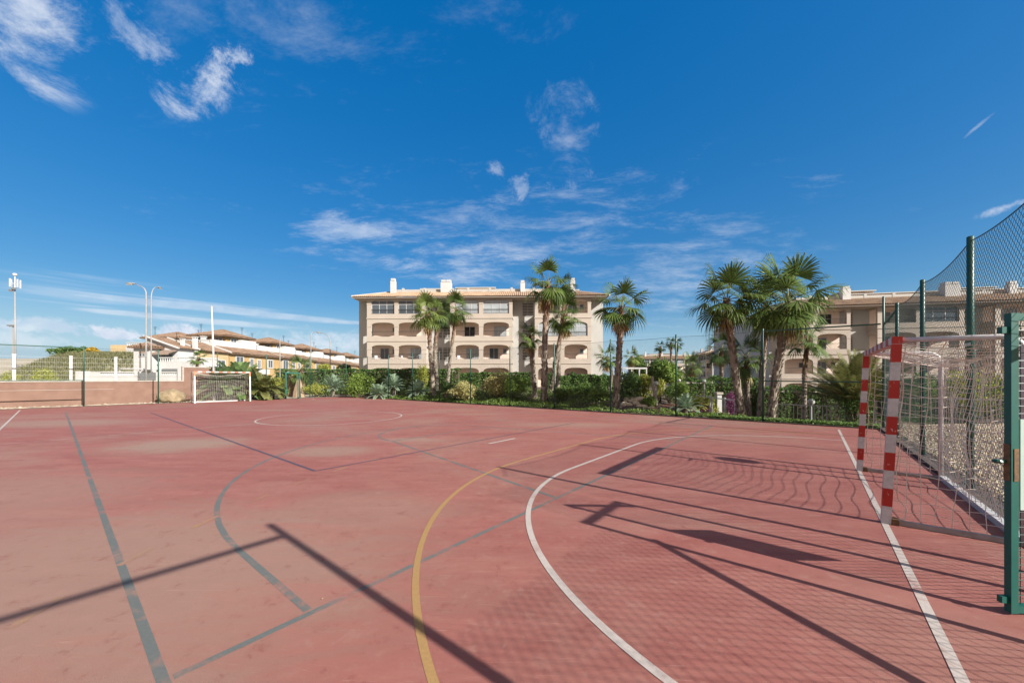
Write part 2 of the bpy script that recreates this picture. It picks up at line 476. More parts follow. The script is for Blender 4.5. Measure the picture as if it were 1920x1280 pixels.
mark('touchline', [strip([(HI, GB+.04), (HI, FB)], .06, wz)], 'faded_line')
mark('goal_line', [strip([(LO, FB), (HI, FB)], .06, wz)], 'faded_line')
mark('halfway_line', [strip([(LO+.04, MID), (HI-.04, MID)], .06, wz+.0003)], 'faded_line')
mark('centre_circle', [strip(arc(7.35, MID, 2.7, 0, 360, 72)[:-1], .06, wz+.0006, True)], 'white_line')
D = lambda r: arc(GA0, GB, r, 180, 90) + arc(GA1, GB, r, 90, 0)
mark('goal_area_line', [strip(D(4.0), .062, wz+.0003)], 'white_line')
mark('goal_area_line', [strip([(a, 30.73-b) for a, b in D(4.0)], .07, wz+.0003)], 'faded_line')
mark('penalty_mark', [strip([(6.8, 6.25), (7.85, 6.25)], .08, wz)], 'white_line')
mark('penalty_mark', [strip([(6.8, 25.2), (7.85, 25.2)], .08, wz)], 'faded_line')
mark('outer_area_line', [strip(D(5.1), .055, yz)], 'yellow_line')
d = D(7.65); L = [0]
for i in range(1, len(d)): L.append(L[-1]+math.dist(d[i], d[i-1]))
def at(s):
    for i in range(1, len(d)):
        if L[i] >= s:
            t = (s-L[i-1])/(L[i]-L[i-1]+1e-9)
            return (d[i-1][0]+(d[i][0]-d[i-1][0])*t, d[i-1][1]+(d[i][1]-d[i-1][1])*t)
    return d[-1]
dash = []; s = 0.1
while s < L[-1]-.4:
    dash.append(strip([at(s+.07*k) for k in range(6)], .055, yz+.0002)); s += .82
mark('free_throw_line', dash, 'worn_yellow')
kx0, kx1, kb0, kb1 = .37, 14.25, 2.7, 28.4
mark('sideline', [strip([(kx0, kb0-1.0), (kx0, kb1)], .054, bz)], 'grey_line')
mark('sideline', [strip([(kx1, kb0), (kx1, kb1)], .08, bz)], 'grey_line')
mark('end_line', [strip([(kx0+.04, kb0), (kx1-.04, kb0)], .052, bz+.0002)], 'grey_line')
mark('end_line', [strip([(kx0+.04, kb1), (kx1-.04, kb1)], .08, bz+.0002)], 'grey_line')
mark('three_point_arc', [strip([(1.12, kb0+.045), (1.10, 4.2)] + arc(7.31, 4.28, 6.21, 180, 0)[1:-1] + [(13.5, 4.2), (13.5, kb0+.045)], .055, bz+.0004)], 'grey_line')
mark('key_line', [strip([(4.3, kb0+.045), (5.5, 8.4)], .06, bz+.0002), strip([(10.3, kb0+.045), (9.1, 8.4)], .06, bz+.0002),
                  strip([(5.5, 8.45), (9.1, 8.45)], .06, bz+.0004)], 'grey_line')
mark('free_throw_circle', [strip(arc(7.3, 8.55, 1.8, 0, 180), .06, bz+.0006)], 'grey_line')
mark('volleyball_line', [strip([(2.88, 6.76), (2.88, 24.3)], .055, yz+.0004)], 'purple_line')
mark('volleyball_line', [strip([(2.91, 6.76), (11.9, 6.76)], .05, yz+.0006)], 'purple_line')

# kerbs along the court edge
k = MB()
k.box(-2, 16.62, -1.86, -1.64, -.2, .05)
tag(k.build('kerb', M['kerb'], loc=None), kind='structure').rotation_euler = (0, 0, TH)
k = MB(); k.box(16.44, 16.56, -1.6, 32.4, -.2, .035)
tag(k.build('kerb', M['kerb']), kind='structure').rotation_euler = (0, 0, TH)
k = MB(); k.box(-9, 16.6, 32.44, 32.56, -.2, .03)
tag(k.build('kerb', M['kerb']), kind='structure').rotation_euler = (0, 0, TH)
g = MB(); g.add([(-6, -30, -.006), (24, -30, -.006), (24, -7.5, -.006), (18.2, -1.88, -.006), (-6, -1.88, -.006)], [(0, 1, 2, 3, 4)])
tag(g.build('gravel_bed', M['gravel_bed']), kind='structure').rotation_euler = (0, 0, TH)
g = MB(); g.add([(-9, 32.58, -.004), (10.5, 32.58, -.004), (10.5, 34.4, -.004), (-9, 34.4, -.004)], [(0, 1, 2, 3)])
tag(g.build('gravel_strip', M['sand']), kind='structure').rotation_euler = (0, 0, TH)
p = MB(); pr = [PX(1215, 17.6), PX(1300, 19.0), PX(1320, 30), PX(1225, 30)]
p.add([(x, y, gz1(x, y)+.06) for x, y in zip(pr, (17.6, 18.2, 30, 30))], [(0, 1, 2, 3)])
tag(p.build('path', M['pathred']), kind='structure')

# loose stones in the gravel bed
rs = np.random.RandomState(3)
def stones(n, fn, smin, smax, mb):
    base = np.array([(1,0,0),(0,1,0),(-1,0,0),(0,-1,0),(0,0,.75),(0,0,-.6)])
    fs = [(0,1,4),(1,2,4),(2,3,4),(3,0,4),(1,0,5),(2,1,5),(3,2,5),(0,3,5)]
    for i in range(n):
        p = fn(); s = smin+(smax-smin)*rs.rand()**2
        a = rs.rand()*6.28; ca, sa = math.cos(a), math.sin(a)
        q = base*(s*(.7+.6*rs.rand(6, 1)))
        q[:, :2] = q[:, :2] @ np.array([[ca, sa], [-sa, ca]])
        mb.add((q+np.array(p)).tolist(), fs)
sb = MB()
def gp():
    a = 4+15*rs.rand(); b = -1.95-6.5*rs.rand()**1.6
    return W(a, b, .01)
stones(15000, gp, .012, .05, sb)
tag(sb.build('gravel', M['pebble']), 'tan gravel behind the fence on the right of the court', 'gravel', kind='stuff')
sb = MB()
stones(900, lambda: W(-7+17*rs.rand(), 32.6+1.7*rs.rand(), .01), .02, .08, sb)
tag(sb.build('gravel', M['pebble']), 'scattered pale stones along the foot of the pinkish wall', 'gravel', kind='stuff')

# ================================================================== chain link fences
def chain(mb, x0, x1, z0, H, s=.075, r=.0019, seg=.32, y=0.0):
    """diagonal wires of a chain link panel; H is the top height as a function of x"""
    hm = H((x0+x1)/2)-z0
    Pa, Qa = [], []
    for sgn in (1, -1):
        cs = np.arange(x0-hm, x1, s) if sgn > 0 else np.arange(x0, x1+hm, s)
        for c in cs:
            if sgn > 0: lo, hi = max(0, x0-c), min(hm, x1-c)
            else: lo, hi = max(0, c-x1), min(hm, c-x0)
            if hi-lo < .02: continue
            k = max(1, int((hi-lo)/seg)); t = np.linspace(lo, hi, k+1)
            x = c+sgn*t
            zz = np.array([z0+tt/hm*(H(xx)-z0) for tt, xx in zip(t, x)])
            q = np.stack([x, np.full(k+1, y+sgn*r), zz], 1)
            Pa.append(q[:-1]); Qa.append(q[1:])
    mb.wires(np.concatenate(Pa), np.concatenate(Qa), r)

def post(parent, x, h, r=.032, cap=True):
    mb = MB(); mb.lathe([(r, -.15), (r, h-.01), (r*.7, h)], 12, (0, 0, 0))
    o = mb.build('post', M['green'], parent, (x, 0, 0), True); return o

# fence behind the near goal line (court b = -1.65), local x = court a
f1 = thing('chain_link_fence', 'tall dark green chain-link fence with sagging top wire behind the near goal', 'fence', W(0, -1.72), TH)
XP = [5.12, 8.14, 11.1, 14.05]
for x in XP: post(f1, x, 3.62, .038)
post(f1, 16.5, 4.2, .03)
post(f1, 1.51, 3.75, .04); post(f1, -1.6, 3.6, .04); post(f1, -4.6, 3.6, .04)
m = MB(); m.bar((-7, 0, 3.48), (1.51, 0, 3.48), .045); m.build('top_rail', M['green'], f1)
m = MB(); m.bar((2.25, .03, .02), (3.8, .03, 1.72), .05); m.build('brace', M['green'], f1)
for x in (3.76, 4.66): post(f1, x, 2.2, .03)
m = MB(); m.bar((3.74, 0, 2.16), (4.68, 0, 2.16), .055); m.build('lintel', M['green'], f1)
m = MB()
chain(m, 1.55, 3.74, .06, lambda x: 2.03, s=.085, r=.0022)
edges = [4.68, 5.12, 8.14, 11.1, 14.05, 16.48]
def topz(x):
    for i in range(len(edges)-1):
        if x <= edges[i+1]+1e-6:
            t = (x-edges[i])/(edges[i+1]-edges[i]); base = 3.55
            if i == 0: return 3.30+.25*t
            if i == len(edges)-2: base = 3.50-.2*t
            return base-.42*t*(1-t)*min(1.0, (edges[i+1]-edges[i])/2.5)
    return 3.3
for i in range(len(edges)-1): chain(m, edges[i]+.03, edges[i+1]-.03, .06, topz, s=.088, r=.0024)
chain(m, 3.8, 4.62, 2.2, lambda x: 3.05, s=.085, r=.0022)
m.build('mesh', M['wire'], f1)
m = MB(); xs = np.linspace(4.68, 16.48, 60)
m.tube([(x, 0, topz(x)+.005) for x in xs], .007, 5)
m.build('top_wire', M['wire'], f1)
m = MB(); m.box(-.12, .12, -.012, -.004, -.02, .02); m.build('plate', M['panel'], f1, (8.02, .06, 2.09))
m = MB(); m.bar((14.05, 0, 3.45), (16.5, 0, 3.32), .04); m.build('top_rail', M['green'], f1)

# fence along the garden side (court a = 16.5), local x = court b
f2 = thing('chain_link_fence', 'long green chain-link fence between the court and the palm garden', 'fence', W(16.52, 0), TH+PI/2)
P2 = [1.45, 4.5, 7.42, 10.55, 13.55, 16.75, 19.75, 22.75, 25.85, 28.95]
for x in P2: post(f2, x, 3.46)
m = MB(); allp = [-1.66]+P2+[32.35]
for i in range(len(allp)-1): chain(m, allp[i]+.02, allp[i+1]-.02, .05, lambda x: 3.36, s=.085, r=.0013, seg=.45)
m.build('mesh', M['wire'], f2)
m = MB(); m.bar((-1.66, 0, 3.34), (1.45, 0, 3.36), .045); m.build('top_rail', M['green'], f2)
m = MB(); m.bar((-1.66, 0, 1.5), (1.45, 0, 1.52), .042); m.build('middle_rail', M['green'], f2)
m = MB()
for i in range(1, len(allp)-1):
    n = 8; m.tube([(allp[i]+(allp[i+1]-allp[i])*t/n, 0, 3.37-.14*(t/n)*(1-t/n)) for t in range(n+1)], .005, 4)
m.build('top_wire', M['wire'], f2)

# fence behind the far goal (court b = 32.5), local x = court a
f3 = thing('chain_link_fence', 'green chain-link fence behind the far goal in front of the pinkish wall', 'fence', W(0, 32.5), TH)
P3 = [-8.0, -5.0, -1.95, 1.1, 4.22, 7.25, 10.25, 13.42, 16.5]
for x in P3: post(f3, x, 3.45)
m = MB()
for i in range(len(P3)-1):
    if i == 6:
        chain(m, 10.27, 11.55, .05, lambda x: 3.35, s=.085, r=.0013, seg=.45)
        chain(m, 11.6, 12.55, 2.05, lambda x: 3.35, s=.085, r=.0013, seg=.45)
        chain(m, 12.6, 13.4, .05, lambda x: 3.35, s=.085, r=.0013, seg=.45)
    else: chain(m, P3[i]+.02, P3[i+1]-.02, .05, lambda x: 3.35, s=.085, r=.0013, seg=.45)
m.build('mesh', M['wire'], f3)
m = MB(); m.bar((-8, 0, 3.36), (1.1, 0, 3.36), .05); m.build('top_rail', M['green'], f3)
m = MB(); m.bar((-8, 0, 1.5), (1.1, 0, 1.5), .045); m.build('middle_rail', M['green'], f3)
m = MB(); m.tube([(1.1, 0, 3.36), (16.5, 0, 3.36)], .005, 4); m.build('top_wire', M['wire'], f3)
m = MB(); m.tube([(1.1, 0, 1.7), (16.5, 0, 1.7)], .003, 3); m.build('middle_wire', M['wire'], f3)

# far doorway in that fence
g = thing('metal_gate', 'green metal gate frame in the far fence in front of the tan rock', 'gate', W(11.57, 32.42), TH)
for x in (0, 1.0):
    m = MB(); m.box(-.05, .05, -.05, .05, 0, 2.0); m.build('post', M['gate_green'], g, (x, 0, 0))
m = MB(); m.box(-.05, 1.05, -.05, .05, 2.003, 2.10); m.build('lintel', M['gate_green'], g)
m = MB()
for p, q in (((0,.0,.08),(0,0,1.93)), ((0,0,1.93),(.95,0,1.93)), ((.95,0,1.93),(.95,0,.08)), ((.95,0,.08),(0,0,.08))): m.bar(p, q, .05, up=(0,1,0))
lf = m.build('leaf', M['gate_green'], g, (.95, -.08, 0)); lf.rotation_euler = (0, 0, R(-118))

# near gate leaf, open into the court on the right
GX, GY = 3.399, 2.53
g = thing('gate_leaf', 'open green metal gate leaf with rusty lock plate at the right edge', 'gate', (GX, GY, .02), R(-2))
lw = .92
m = MB(); m.box(0, .048, 0, .039, 0, 2.045); m.build('stile', M['gate_green'], g)
m = MB(); m.box(lw-.048, lw, 0, .044, 0, 2.045); m.build('stile', M['gate_green'], g)
m = MB(); m.box(.0482, lw-.0482, .002, .042, 1.995, 2.043); m.build('top_bar', M['gate_green'], g)
m = MB(); m.box(.0482, lw-.0482, .002, .042, .002, .05); m.build('bottom_bar', M['gate_green'], g)
m = MB(); zs = np.arange(.11, 1.98, .052)
Pa = [(.06, .031, z) for z in zs]; Qa = [(lw-.06, .031, z) for z in zs]
m.wires(Pa, Qa, .0028)
xs = np.arange(.1, lw-.06, .052*2)
m.wires([(x, .034, .05) for x in xs], [(x, .034, 1.99) for x in xs], .0026)
m.build('infill', M['wire'], g)
m = MB(); m.box(.075, .50, .012, .022, .70, 1.32); m.build('panel', M['panel'], g)
m = MB(); m.box(-.006, -.0005, .006, .038, .90, 1.15); m.box(.015, .045, -.004, -.0005, .90, 1.12); m.build('lock_plate', M['rust'], g)
m = MB(); m.bar((-.055, .03, 1.03), (-.001, .03, 1.03), .022); m.lathe([(.02, 0), (.028, .012), (.02, .024)], 10, (-.055, .03, 1.018)); m.build('handle', M['green'], g)
for z in (.085, 1.93):
    m = MB(); m.box(-.045, -.0005, .012, .042, z-.022, z+.022); m.build('bolt', M['gate_green'], g)

# ================================================================== goals
def make_goal(label):
    g = thing('handball_goal', label, 'goal', (0, 0, 0), 0, 'handball goals')
    Wd, Dp, Hh = 3.04, .95, 2.0
    ln = -.043                                     # the frame leans back
    for x in (0, Wd):
        m = MB(); s = .04
        vs = []
        for z in (0, 1.998):
            for i, j in ((-s,-s),(s,-s),(s,s),(-s,s)): vs.append((i, j+ln*z, z))
        m.add(vs, [(3,2,1,0),(4,5,6,7),(0,1,5,4),(1,2,6,5),(2,3,7,6),(3,0,4,7)])
        m.build('goal_post', M['stripe'], g, (x, 0, .002))
    m = MB(); yb = ln*2.04
    m.box(-.04, Wd+.04, yb-.04, yb+.04, 2.0, 2.08); m.build('crossbar', M['stripe'], g, (0, 0, .0))
    for x in (0, Wd):
        m = MB(); pts = [(x, yb-.04, 2.04)] + [(x, -Dp+.16, 2.03)]
        for k in range(1, 6):
            an = k/5*PI/2; pts.append((x, -Dp+.16-.16*math.sin(an), 2.03-.16*(1-math.cos(an))))
        pts.append((x, -Dp, .05))
        m.tube(pts, .028, 10); m.build('rear_stay', M['white_metal'], g, None, True)
        m = MB(); m.bar((x, -.045, .03), (x, -Dp-.03, .03), .045, .05); m.build('base_bar', M['steel'], g)
        m = MB(); m.box(x-.05, x+.05, -.10, -.045, .0, .07); m.build('bracket', M['rust'], g)
    m = MB(); m.box(.03, Wd-.03, -Dp-.05, -Dp+.02, .003, .075); m.build('base_bar', M['white_metal'], g)
    # net: roof and back in one sheet, two side sheets
    rr = np.random.RandomState(5)
    def wob(p, s):
        return (math.sin(p[0]*7.1+p[2]*3.3+s)*.5+math.sin(p[0]*3.7-p[2]*5.9+s*2.1)*.5)
    def sheet(u, v):                                # u across 0..1, v from bar back and down 0..1
        Lr = .82; Lt = Lr+1.96; s = v*Lt
        x = u*Wd
        if s < Lr:
            t = s/Lr; y = yb-.05+t*(-Dp-yb+.05); z = 2.02-.02*t-.26*math.sin(PI*u)**.7*math.sin(PI*min(1, t*.62+.12))*(.55+.45*t)
        else:
            t = (s-Lr)/1.96; z0 = 2.0-.26*math.sin(PI*u)**.7*.95
            z = z0+(0.06-z0)*t; y = -Dp+.10*math.sin(PI*t)*math.sin(PI*u)
        p = (x, y, z); k = .035*min(1, 4*u, 4*(1-u))
        return (x+k*wob(p, 1), y+k*wob(p, 4), z+k*.7*wob(p, 7))
    def side(x):
        def f(u, v):
            y = -.03-u*(Dp-.03)+ln*2*(1-v)*(1-u); z = .05+(1-v)*1.97
            z -= .10*math.sin(PI*u)*(1-v)
            k = .03*math.sin(PI*u)*math.sin(PI*v)**.5
            p = (u*2, x, z)
            return (x+k*2.2*wob(p, 3), y+k*wob(p, 2), z+k*wob(p, 9))
        return f
    m = MB(); Pa = []; Qa = []
    def grid(fn, nu, nv, sub=3):
        for i in range(nu+1):
            L_ = [fn(i/nu, j/(nv*sub)) for j in range(nv*sub+1)]
            Pa.extend(L_[:-1]); Qa.extend(L_[1:])
        for j in range(nv+1):
            L_ = [fn(i/(nu*sub), j/nv) for i in range(nu*sub+1)]
            Pa.extend(L_[:-1]); Qa.extend(L_[1:])
    grid(sheet, 28, 26, 2); grid(side(.0), 8, 18, 2); grid(side(Wd), 8, 18, 2)
    m.wires(Pa, Qa, .0036)
    m.build('net', M['net'], g)
    for x in (0, Wd):
        m = MB()
        pts = [(x+.01+.012*math.sin(z*9+x), -.055+ln*z-.02*abs(math.sin(z*5.3+x)), z) for z in np.linspace(2.0, .35, 26)]
        pts += [(x+.02, -.10, .28), (x+.03, -.17, .18), (x+.02, -.15, .08), (x+.01, -.08, .04)]
        m.tube(pts, .0055, 5)
        m.build('lacing_cord', M['net'], g)
    return g
goal = make_goal('red and white banded goal with a slack net, close by on the right')
goal.location = W(GA0, -.63, 0); goal.rotation_euler = (0, 0, TH)
far = copy_tree(goal, W(8.78, 31.0, 0), TH+PI, 'faded white goal with orange corners far across the court')
for c in bpy.data.objects:
    if c.parent == far and c.name.startswith(('goal_post', 'crossbar')):
        c.material_slots[0].link = 'OBJECT'; c.material_slots[0].material = M['faded_stripe']
# ================================================================== apartment blocks
def arch_curve(x0, x1, zs, zt, n=14):
    """flat-topped arch from the left springing to the right springing"""
    cx, hw = (x0+x1)/2, (x1-x0)/2; out = []
    for i in range(n+1):
        an = PI-PI*i/n; c, s = math.cos(an), math.sin(an)
        ex = 2/2.9
        out.append((cx+hw*math.copysign(abs(c)**ex, c), zs+(zt-zs)*abs(s)**ex))
    return out
def bay_front(mb, X0, X1, z0, z1, bays, zb, zs, zt, y0, y1):
    """a wall slab between X0..X1, z0..z1, pierced by arched bays"""
    mb.box(X0, X1, y0, y1, z0, zb)
    xs = [X0]
    for a, b in bays: xs += [a, b]
    xs.append(X1)
    for i in range(0, len(xs), 2):
        if xs[i+1]-xs[i] > .01: mb.box(xs[i], xs[i+1], y0, y1, zb, zs); mb.box(xs[i], xs[i+1], y0, y1, zs, z1)
    for a, b in bays:
        c = arch_curve(a, b, zs, zt)
        for i in range(len(c)-1):
            (xa, za), (xb, zb2) = c[i], c[i+1]
            mb.add([(xa,y0,za),(xb,y0,zb2),(xb,y0,z1),(xa,y0,z1),(xa,y1,za),(xb,y1,zb2),(xb,y1,z1),(xa,y1,z1)],
                   [(0,1,2,3),(5,4,7,6),(4,5,1,0)])
def window(parent, x0, x1, z0, z1, y, nx=2, nz=1, fmat='white_metal', gmat='glass', t=.06, name='window', extra=None):
    mb = MB(); d = .07
    mb.box(x0, x1, y-d, y, z1-t, z1); mb.box(x0, x1, y-d, y, z0, z0+t)
    for i in range(nx+1):
        x = x0+(x1-x0-t)*i/nx; mb.box(x, x+t, y-d+.003, y-.003, z0+t, z1-t)
    if extra: mb.box(x0+t, x1-t, y-d+.006, y-.006, extra-t/2, extra+t/2)
    fo = mb.build(name, M[fmat], parent)
    pm = MB(); pm.box(x0+t*.5, x1-t*.5, y-.035, y-.02, z0+t*.5, z1-t*.5)
    pm.build('pane', M[gmat], fo)
    return fo
def railing(parent, x0, x1, z0, h, y, step=.13):
    mb = MB()
    mb.box(x0, x1, y-.02, y+.02, z0+h-.04, z0+h); mb.box(x0, x1, y-.012, y+.012, z0+.06, z0+.085)
    n = int((x1-x0)/step); xs = [x0+(x1-x0)*(i+.5)/n for i in range(n)]
    mb.wires([(x, y, z0) for x in xs], [(x, y, z0+h-.03) for x in xs], .009)
    mb.build('balcony_railing', M['ironwork'], parent)
def tiled_slope(mb, p00, p10, p11, p01, pitch=.26):
    """corrugated tile surface: p00-p10 eave line, p01-p11 ridge line (may be shorter)"""
    p00, p10, p11, p01 = map(Vector, (p00, p10, p11, p01))
    Lw = (p10-p00).length; n = max(4, int(Lw/pitch)); up = (p10-p00).cross(p01-p00).normalized()
    sub = 4; N = n*sub
    rows = 2; e = (p10-p00)/Lw
    vs = []
    for j in range(rows):
        for i in range(N+1):
            t = i/N
            lo = p00+(p10-p00)*t
            # rows run straight up the slope; clamp to the shorter ridge
            s0 = (p01-p00).dot(e)/Lw; s1 = (p11-p00).dot(e)/Lw
            if j == 0: q = lo
            else:
                if t < s0: k = t/max(s0, 1e-6)
                elif t > s1: k = (1-t)/max(1-s1, 1e-6)
                else: k = 1
                up_v = (p01-p00) - e*(p01-p00).dot(e)
                q = lo+up_v*max(k, .001)
            h = .10*abs(math.cos(PI*i/sub))
            vs.append(q+up*(h+.01))
    fs = [(i, i+1, N+1+i+1, N+1+i) for i in range(N)]
    mb.add(vs, fs)
    mb.add([p00, p10, p11, p01], [(0, 1, 2, 3)])
def chimney(parent, x, y, z0, z1, w=.55, d=.6, double=False):
    mb = MB()
    mb.box(x-w, x+w, y-d/2, y+d/2, z0, z1-.35)
    n = 2 if double else 1
    for i in range(n):
        cx = x if n == 1 else x+(i-.5)*w
        ww = w*.84 if n == 1 else w*.40
        mb.box(cx-ww, cx+ww, y-d*.42, y+d*.42, z1-.28, z1)
        for sx in (-1, 1): mb.box(cx+sx*ww*.8-.05, cx+sx*ww*.8+.05, y-d*.36, y+d*.36, z1-.35, z1-.28)
    mb.build('chimney', M['white_wall'], parent)

def apartment(name, label, group, loc, rz, blocks, length, depth, glazed, doors, louvers, chims, pent, left_wing=True):
    A = thing(name, label, 'apartment block', loc, rz, group)
    zc = [3.6, 6.6, 9.63]; eave = 12.2; yw = 1.65
    mb = MB(); mb.box(-.65, length+.3, yw, depth, -3, eave+.1); mb.build('wall', M['cream'], A)
    rg = random.Random(3)
    for bi, (X0, X1, bays) in enumerate(blocks):
        mb = MB()
        lev = [-.6]+zc
        for li, z in enumerate(lev):
            z1 = (zc+[eave])[li]
            bay_front(mb, X0, X1, z+.002, z1, bays, z+.58 if li else z+1.0, z+1.92 if li else z+3.0, z+2.47 if li else z+3.62, 0, .28)
            for xr in (X0, X1-.22): mb.box(xr, xr+.22, .282, yw-.003, z+.004, z1-.004) if li == 0 else mb.box(xr, xr+.22, .282, yw-.003, z+.004, z+.58)
            if li:                                   # side piers and side arch lintels leave the flank open above the parapet
                for xr in (X0, X1-.22): mb.box(xr, xr+.22, .282, yw-.003, z+2.3, z1-.004)
        mb.build('balcony_front', M['peach'], A)
        mb = MB()
        for z in zc: mb.box(X0+.22, X1-.22, .29, yw-.004, z-.12, z+.16)
        mb.box(X0+.22, X1-.22, .29, yw-.004, eave-.2, eave)
        mb.build('balcony_floor', M['balcony_back'], A)
        mb = MB()
        for z in zc:
            mb.box(X0-.07, X1+.07, -.07, -.002, z-.07, z+.05); mb.box(X0-.07, X0-.002, -.002, yw-.01, z-.07, z+.05); mb.box(X1+.002, X1+.07, -.002, yw-.01, z-.07, z+.05)
        for li, z in enumerate(zc):
            edges = [X0]+[v for b in bays for v in b]+[X1]
            for i in range(0, len(edges), 2): mb.box(edges[i]-.035, edges[i+1]+.035, -.035, .285, z+1.86, z+1.95)
        mb.build('moulding', M['peach'], A)
        mb = MB(); mb.box(X0+.22, X1-.22, yw-.03, yw-.002, -.6, eave-.2); mb.build('balcony_wall', M['balcony_back'], A)
        for li, z in enumerate(zc):
            for k, (a, b) in enumerate(bays):
                key = (bi, li, k)
                if key in glazed:
                    gm = glazed[key]
                    window(A, a+.02, b-.02, z+.62, z+2.36, .2, 3, 1, gmat=gm, extra=z+1.86)
                    railing(A, a, b, z+.58, .62, .06)
                else:
                    railing(A, a, b, z+.585, .72, .1)
                dd = doors.get(key, rg.choice(['d', 'dw', 'w', 'D', 'dw']))
                w = b-a
                if 'd' in dd: x = a+w*.2; window(A, x, x+1.25, z+.2, z+2.15, yw-.03, 2, name='balcony_door')
                if 'D' in dd: x = a+w*.38; window(A, x, x+1.75, z+.2, z+2.15, yw-.03, 3, gmat='curtain_glass', name='balcony_door')
                if 'w' in dd: x = a+w*.74; window(A, x, x+.55, z+1.35, z+2.05, yw-.03, 1)
                if 'o' in dd: x = a+w*.3; window(A, x, x+1.5, z+.2, z+2.1, yw-.03, 2, gmat='dark_room', name='balcony_door')
        for k, (a, b) in enumerate(bays):
            window(A, a+.5, a+1.9, .2, 2.3, yw-.03, 2, name='balcony_door')
    for x0, x1 in louvers:
        for z in zc:
            mb = MB(); mb.box(x0, x1, yw-.02, yw-.003, z+.5, z+2.25)
            o = mb.build('stair_opening', M['dark_room'], A)
            mb = MB()
            for q in range(9): mb.box(x0-.03, x1+.03, yw-.10, yw-.021, z+.5+q*.21, z+.5+q*.21+.085)
            mb.box((x0+x1)/2-.03, (x0+x1)/2+.03, yw-.12, yw-.101, z+.5, z+2.25)
            mb.build('louver', M['cream'], o)
    # roof: eave slab, hipped tile skirt, parapet and penthouse
    mb = MB(); o = .6
    mb.box(-o, length+o, -o, depth+o, eave+.04, eave+.16)
    mb.box(-o+.2, length+o-.2, -o+.2, depth+o-.2, eave-.04, eave+.038)
    mb.build('cornice', M['peach'], A)
    mb = MB(); z0, z1, q = eave+.17, eave+1.62, 3.3
    e = o+.08
    tiled_slope(mb, (-e, -e, z0), (length+e, -e, z0), (length-q, q, z1), (q, q, z1))
    tiled_slope(mb, (length+e, -e, z0), (length+e, depth+e, z0), (length-q, depth-q, z1), (length-q, q, z1))
    tiled_slope(mb, (-e, depth+e, z0), (-e, -e, z0), (q, q, z1), (q, depth-q, z1))
    mb.build('roof', M['tile'], A)
    for p, qn in (((-e, -e, z0), (q, q, z1)), ((length+e, -e, z0), (length-q, q, z1))):
        mb = MB(); mb.tube([Vector(p)+Vector((0, 0, .06)), Vector(qn)+Vector((0, 0, .06))], .13, 6)
        mb.build('ridge_tiles', M['coping'], A)
    mb = MB()
    mb.box(q, length-q, q, q+.25, z1-.3, z1+.42); mb.box(q, q+.25, q+.25, depth-q, z1-.3, z1+.42); mb.box(length-q-.25, length-q, q+.25, depth-q, z1-.3, z1+.42)
    for x in np.arange(q+1.5, length-q-1, 3.1): mb.box(x, x+.3, q-.03, q+.28, z1-.3, z1+.62)
    mb.build('parapet', M['cream'], A)
    mb = MB()
    for (x0, x1, y0, y1, h) in pent:
        mb.box(x0, x1, y0, y1, z1-.3, z1+h); mb.box(x0-.2, x1+.2, y0-.2, y1+.2, z1+h, z1+h+.14)
    mb.build('penthouse', M['cream'], A)
    mb = MB()
    for (x0, x1, y0, y1, h) in pent:
        tiled_slope(mb, (x0+.3, y0-.5, z1+h-.35), (x1-.3, y0-.5, z1+h-.35), (x1-.3, y0-.01, z1+h-.1), (x0+.3, y0-.01, z1+h-.1))
    mb.build('penthouse_eave', M['tile'], A)
    for c in chims: chimney(A, *c)
    return A

S = 49.8/F
mx = lambda px: (px-672)*S
GL, CG = 'glass', 'curtain_glass'
main_blocks = [(1.15, 9.15, [(1.72, 4.86), (5.36, 8.5)]), (12.35, 20.65, [(13.05, 16.2), (16.75, 20.2)]), (23.6, 31.0, [(24.05, 27.0), (27.5, 30.55)])]
glz = {(0, 2, 0): GL, (0, 2, 1): GL, (1, 2, 0): CG, (1, 2, 1): CG, (2, 1, 0): CG, (2, 1, 1): CG}
drs = {(0, 1, 0): 'w', (0, 1, 1): '', (0, 0, 0): 'dw', (0, 0, 1): 'D', (1, 1, 0): 'o', (1, 0, 0): 'D', (1, 1, 1): 'D', (2, 0, 1): 'w', (2, 2, 1): 'dw'}
mrot = R(-1.6)
apt = apartment('apartment_building', 'four storey peach apartment block with arched balconies facing the court squarely', 'peach apartment blocks', (PX(672, 49.8), 49.8, 0.0), mrot,
    main_blocks, 32.6, 13, glz, drs, [(10.0, 10.9), (11.1, 12.25), (22.0, 23.4)],
    [(mx(726.5), 2.4, 13.2, 15.55, .33, .6), (mx(829), 3.1, 13.2, 15.45, .74, .8, True), (mx(980), 3.0, 13.2, 15.3, .31, .6), (mx(1076), 2.2, 12.9, 15.35, .31, .6)],
    [(mx(757), mx(1092), 5.0, 10, .52), (mx(770), mx(835), 5.6, 9, .95), (mx(842), mx(921), 6.0, 9, 1.18)])
rb = [(0, 7.5, [(.35, 3.5), (3.95, 7.1)]), (10.3, 18.9, [(10.8, 14.2), (14.7, 18.4)]), (21.8, 29.6, [(22.3, 25.5), (26.0, 29.1)])]
apt2 = apartment('apartment_building', 'peach apartment block behind the tall palm cluster on the right', 'peach apartment blocks', (33.7, 46.5, -2.0), R(-10.9),
    rb, 34, 22.6, {(1, 2, 1): GL}, {(0, 2, 1): 'o', (0, 0, 0): 'w', (0, 1, 0): '', (0, 1, 1): 'd'}, [(8.0, 8.7), (20, 21.2)],
    [(8.7, 3.0, 13.2, 15.4, .45, .7), (19.7, 2.8, 13.2, 15.35, .78, .9, True), (26, 3, 13.2, 15.2, .4, .6)],
    [(10, 29, 5, 12, .85), (9.9, 13.5, 5.5, 10, 1.35), (23, 26.5, 5.4, 10, 1.2)])
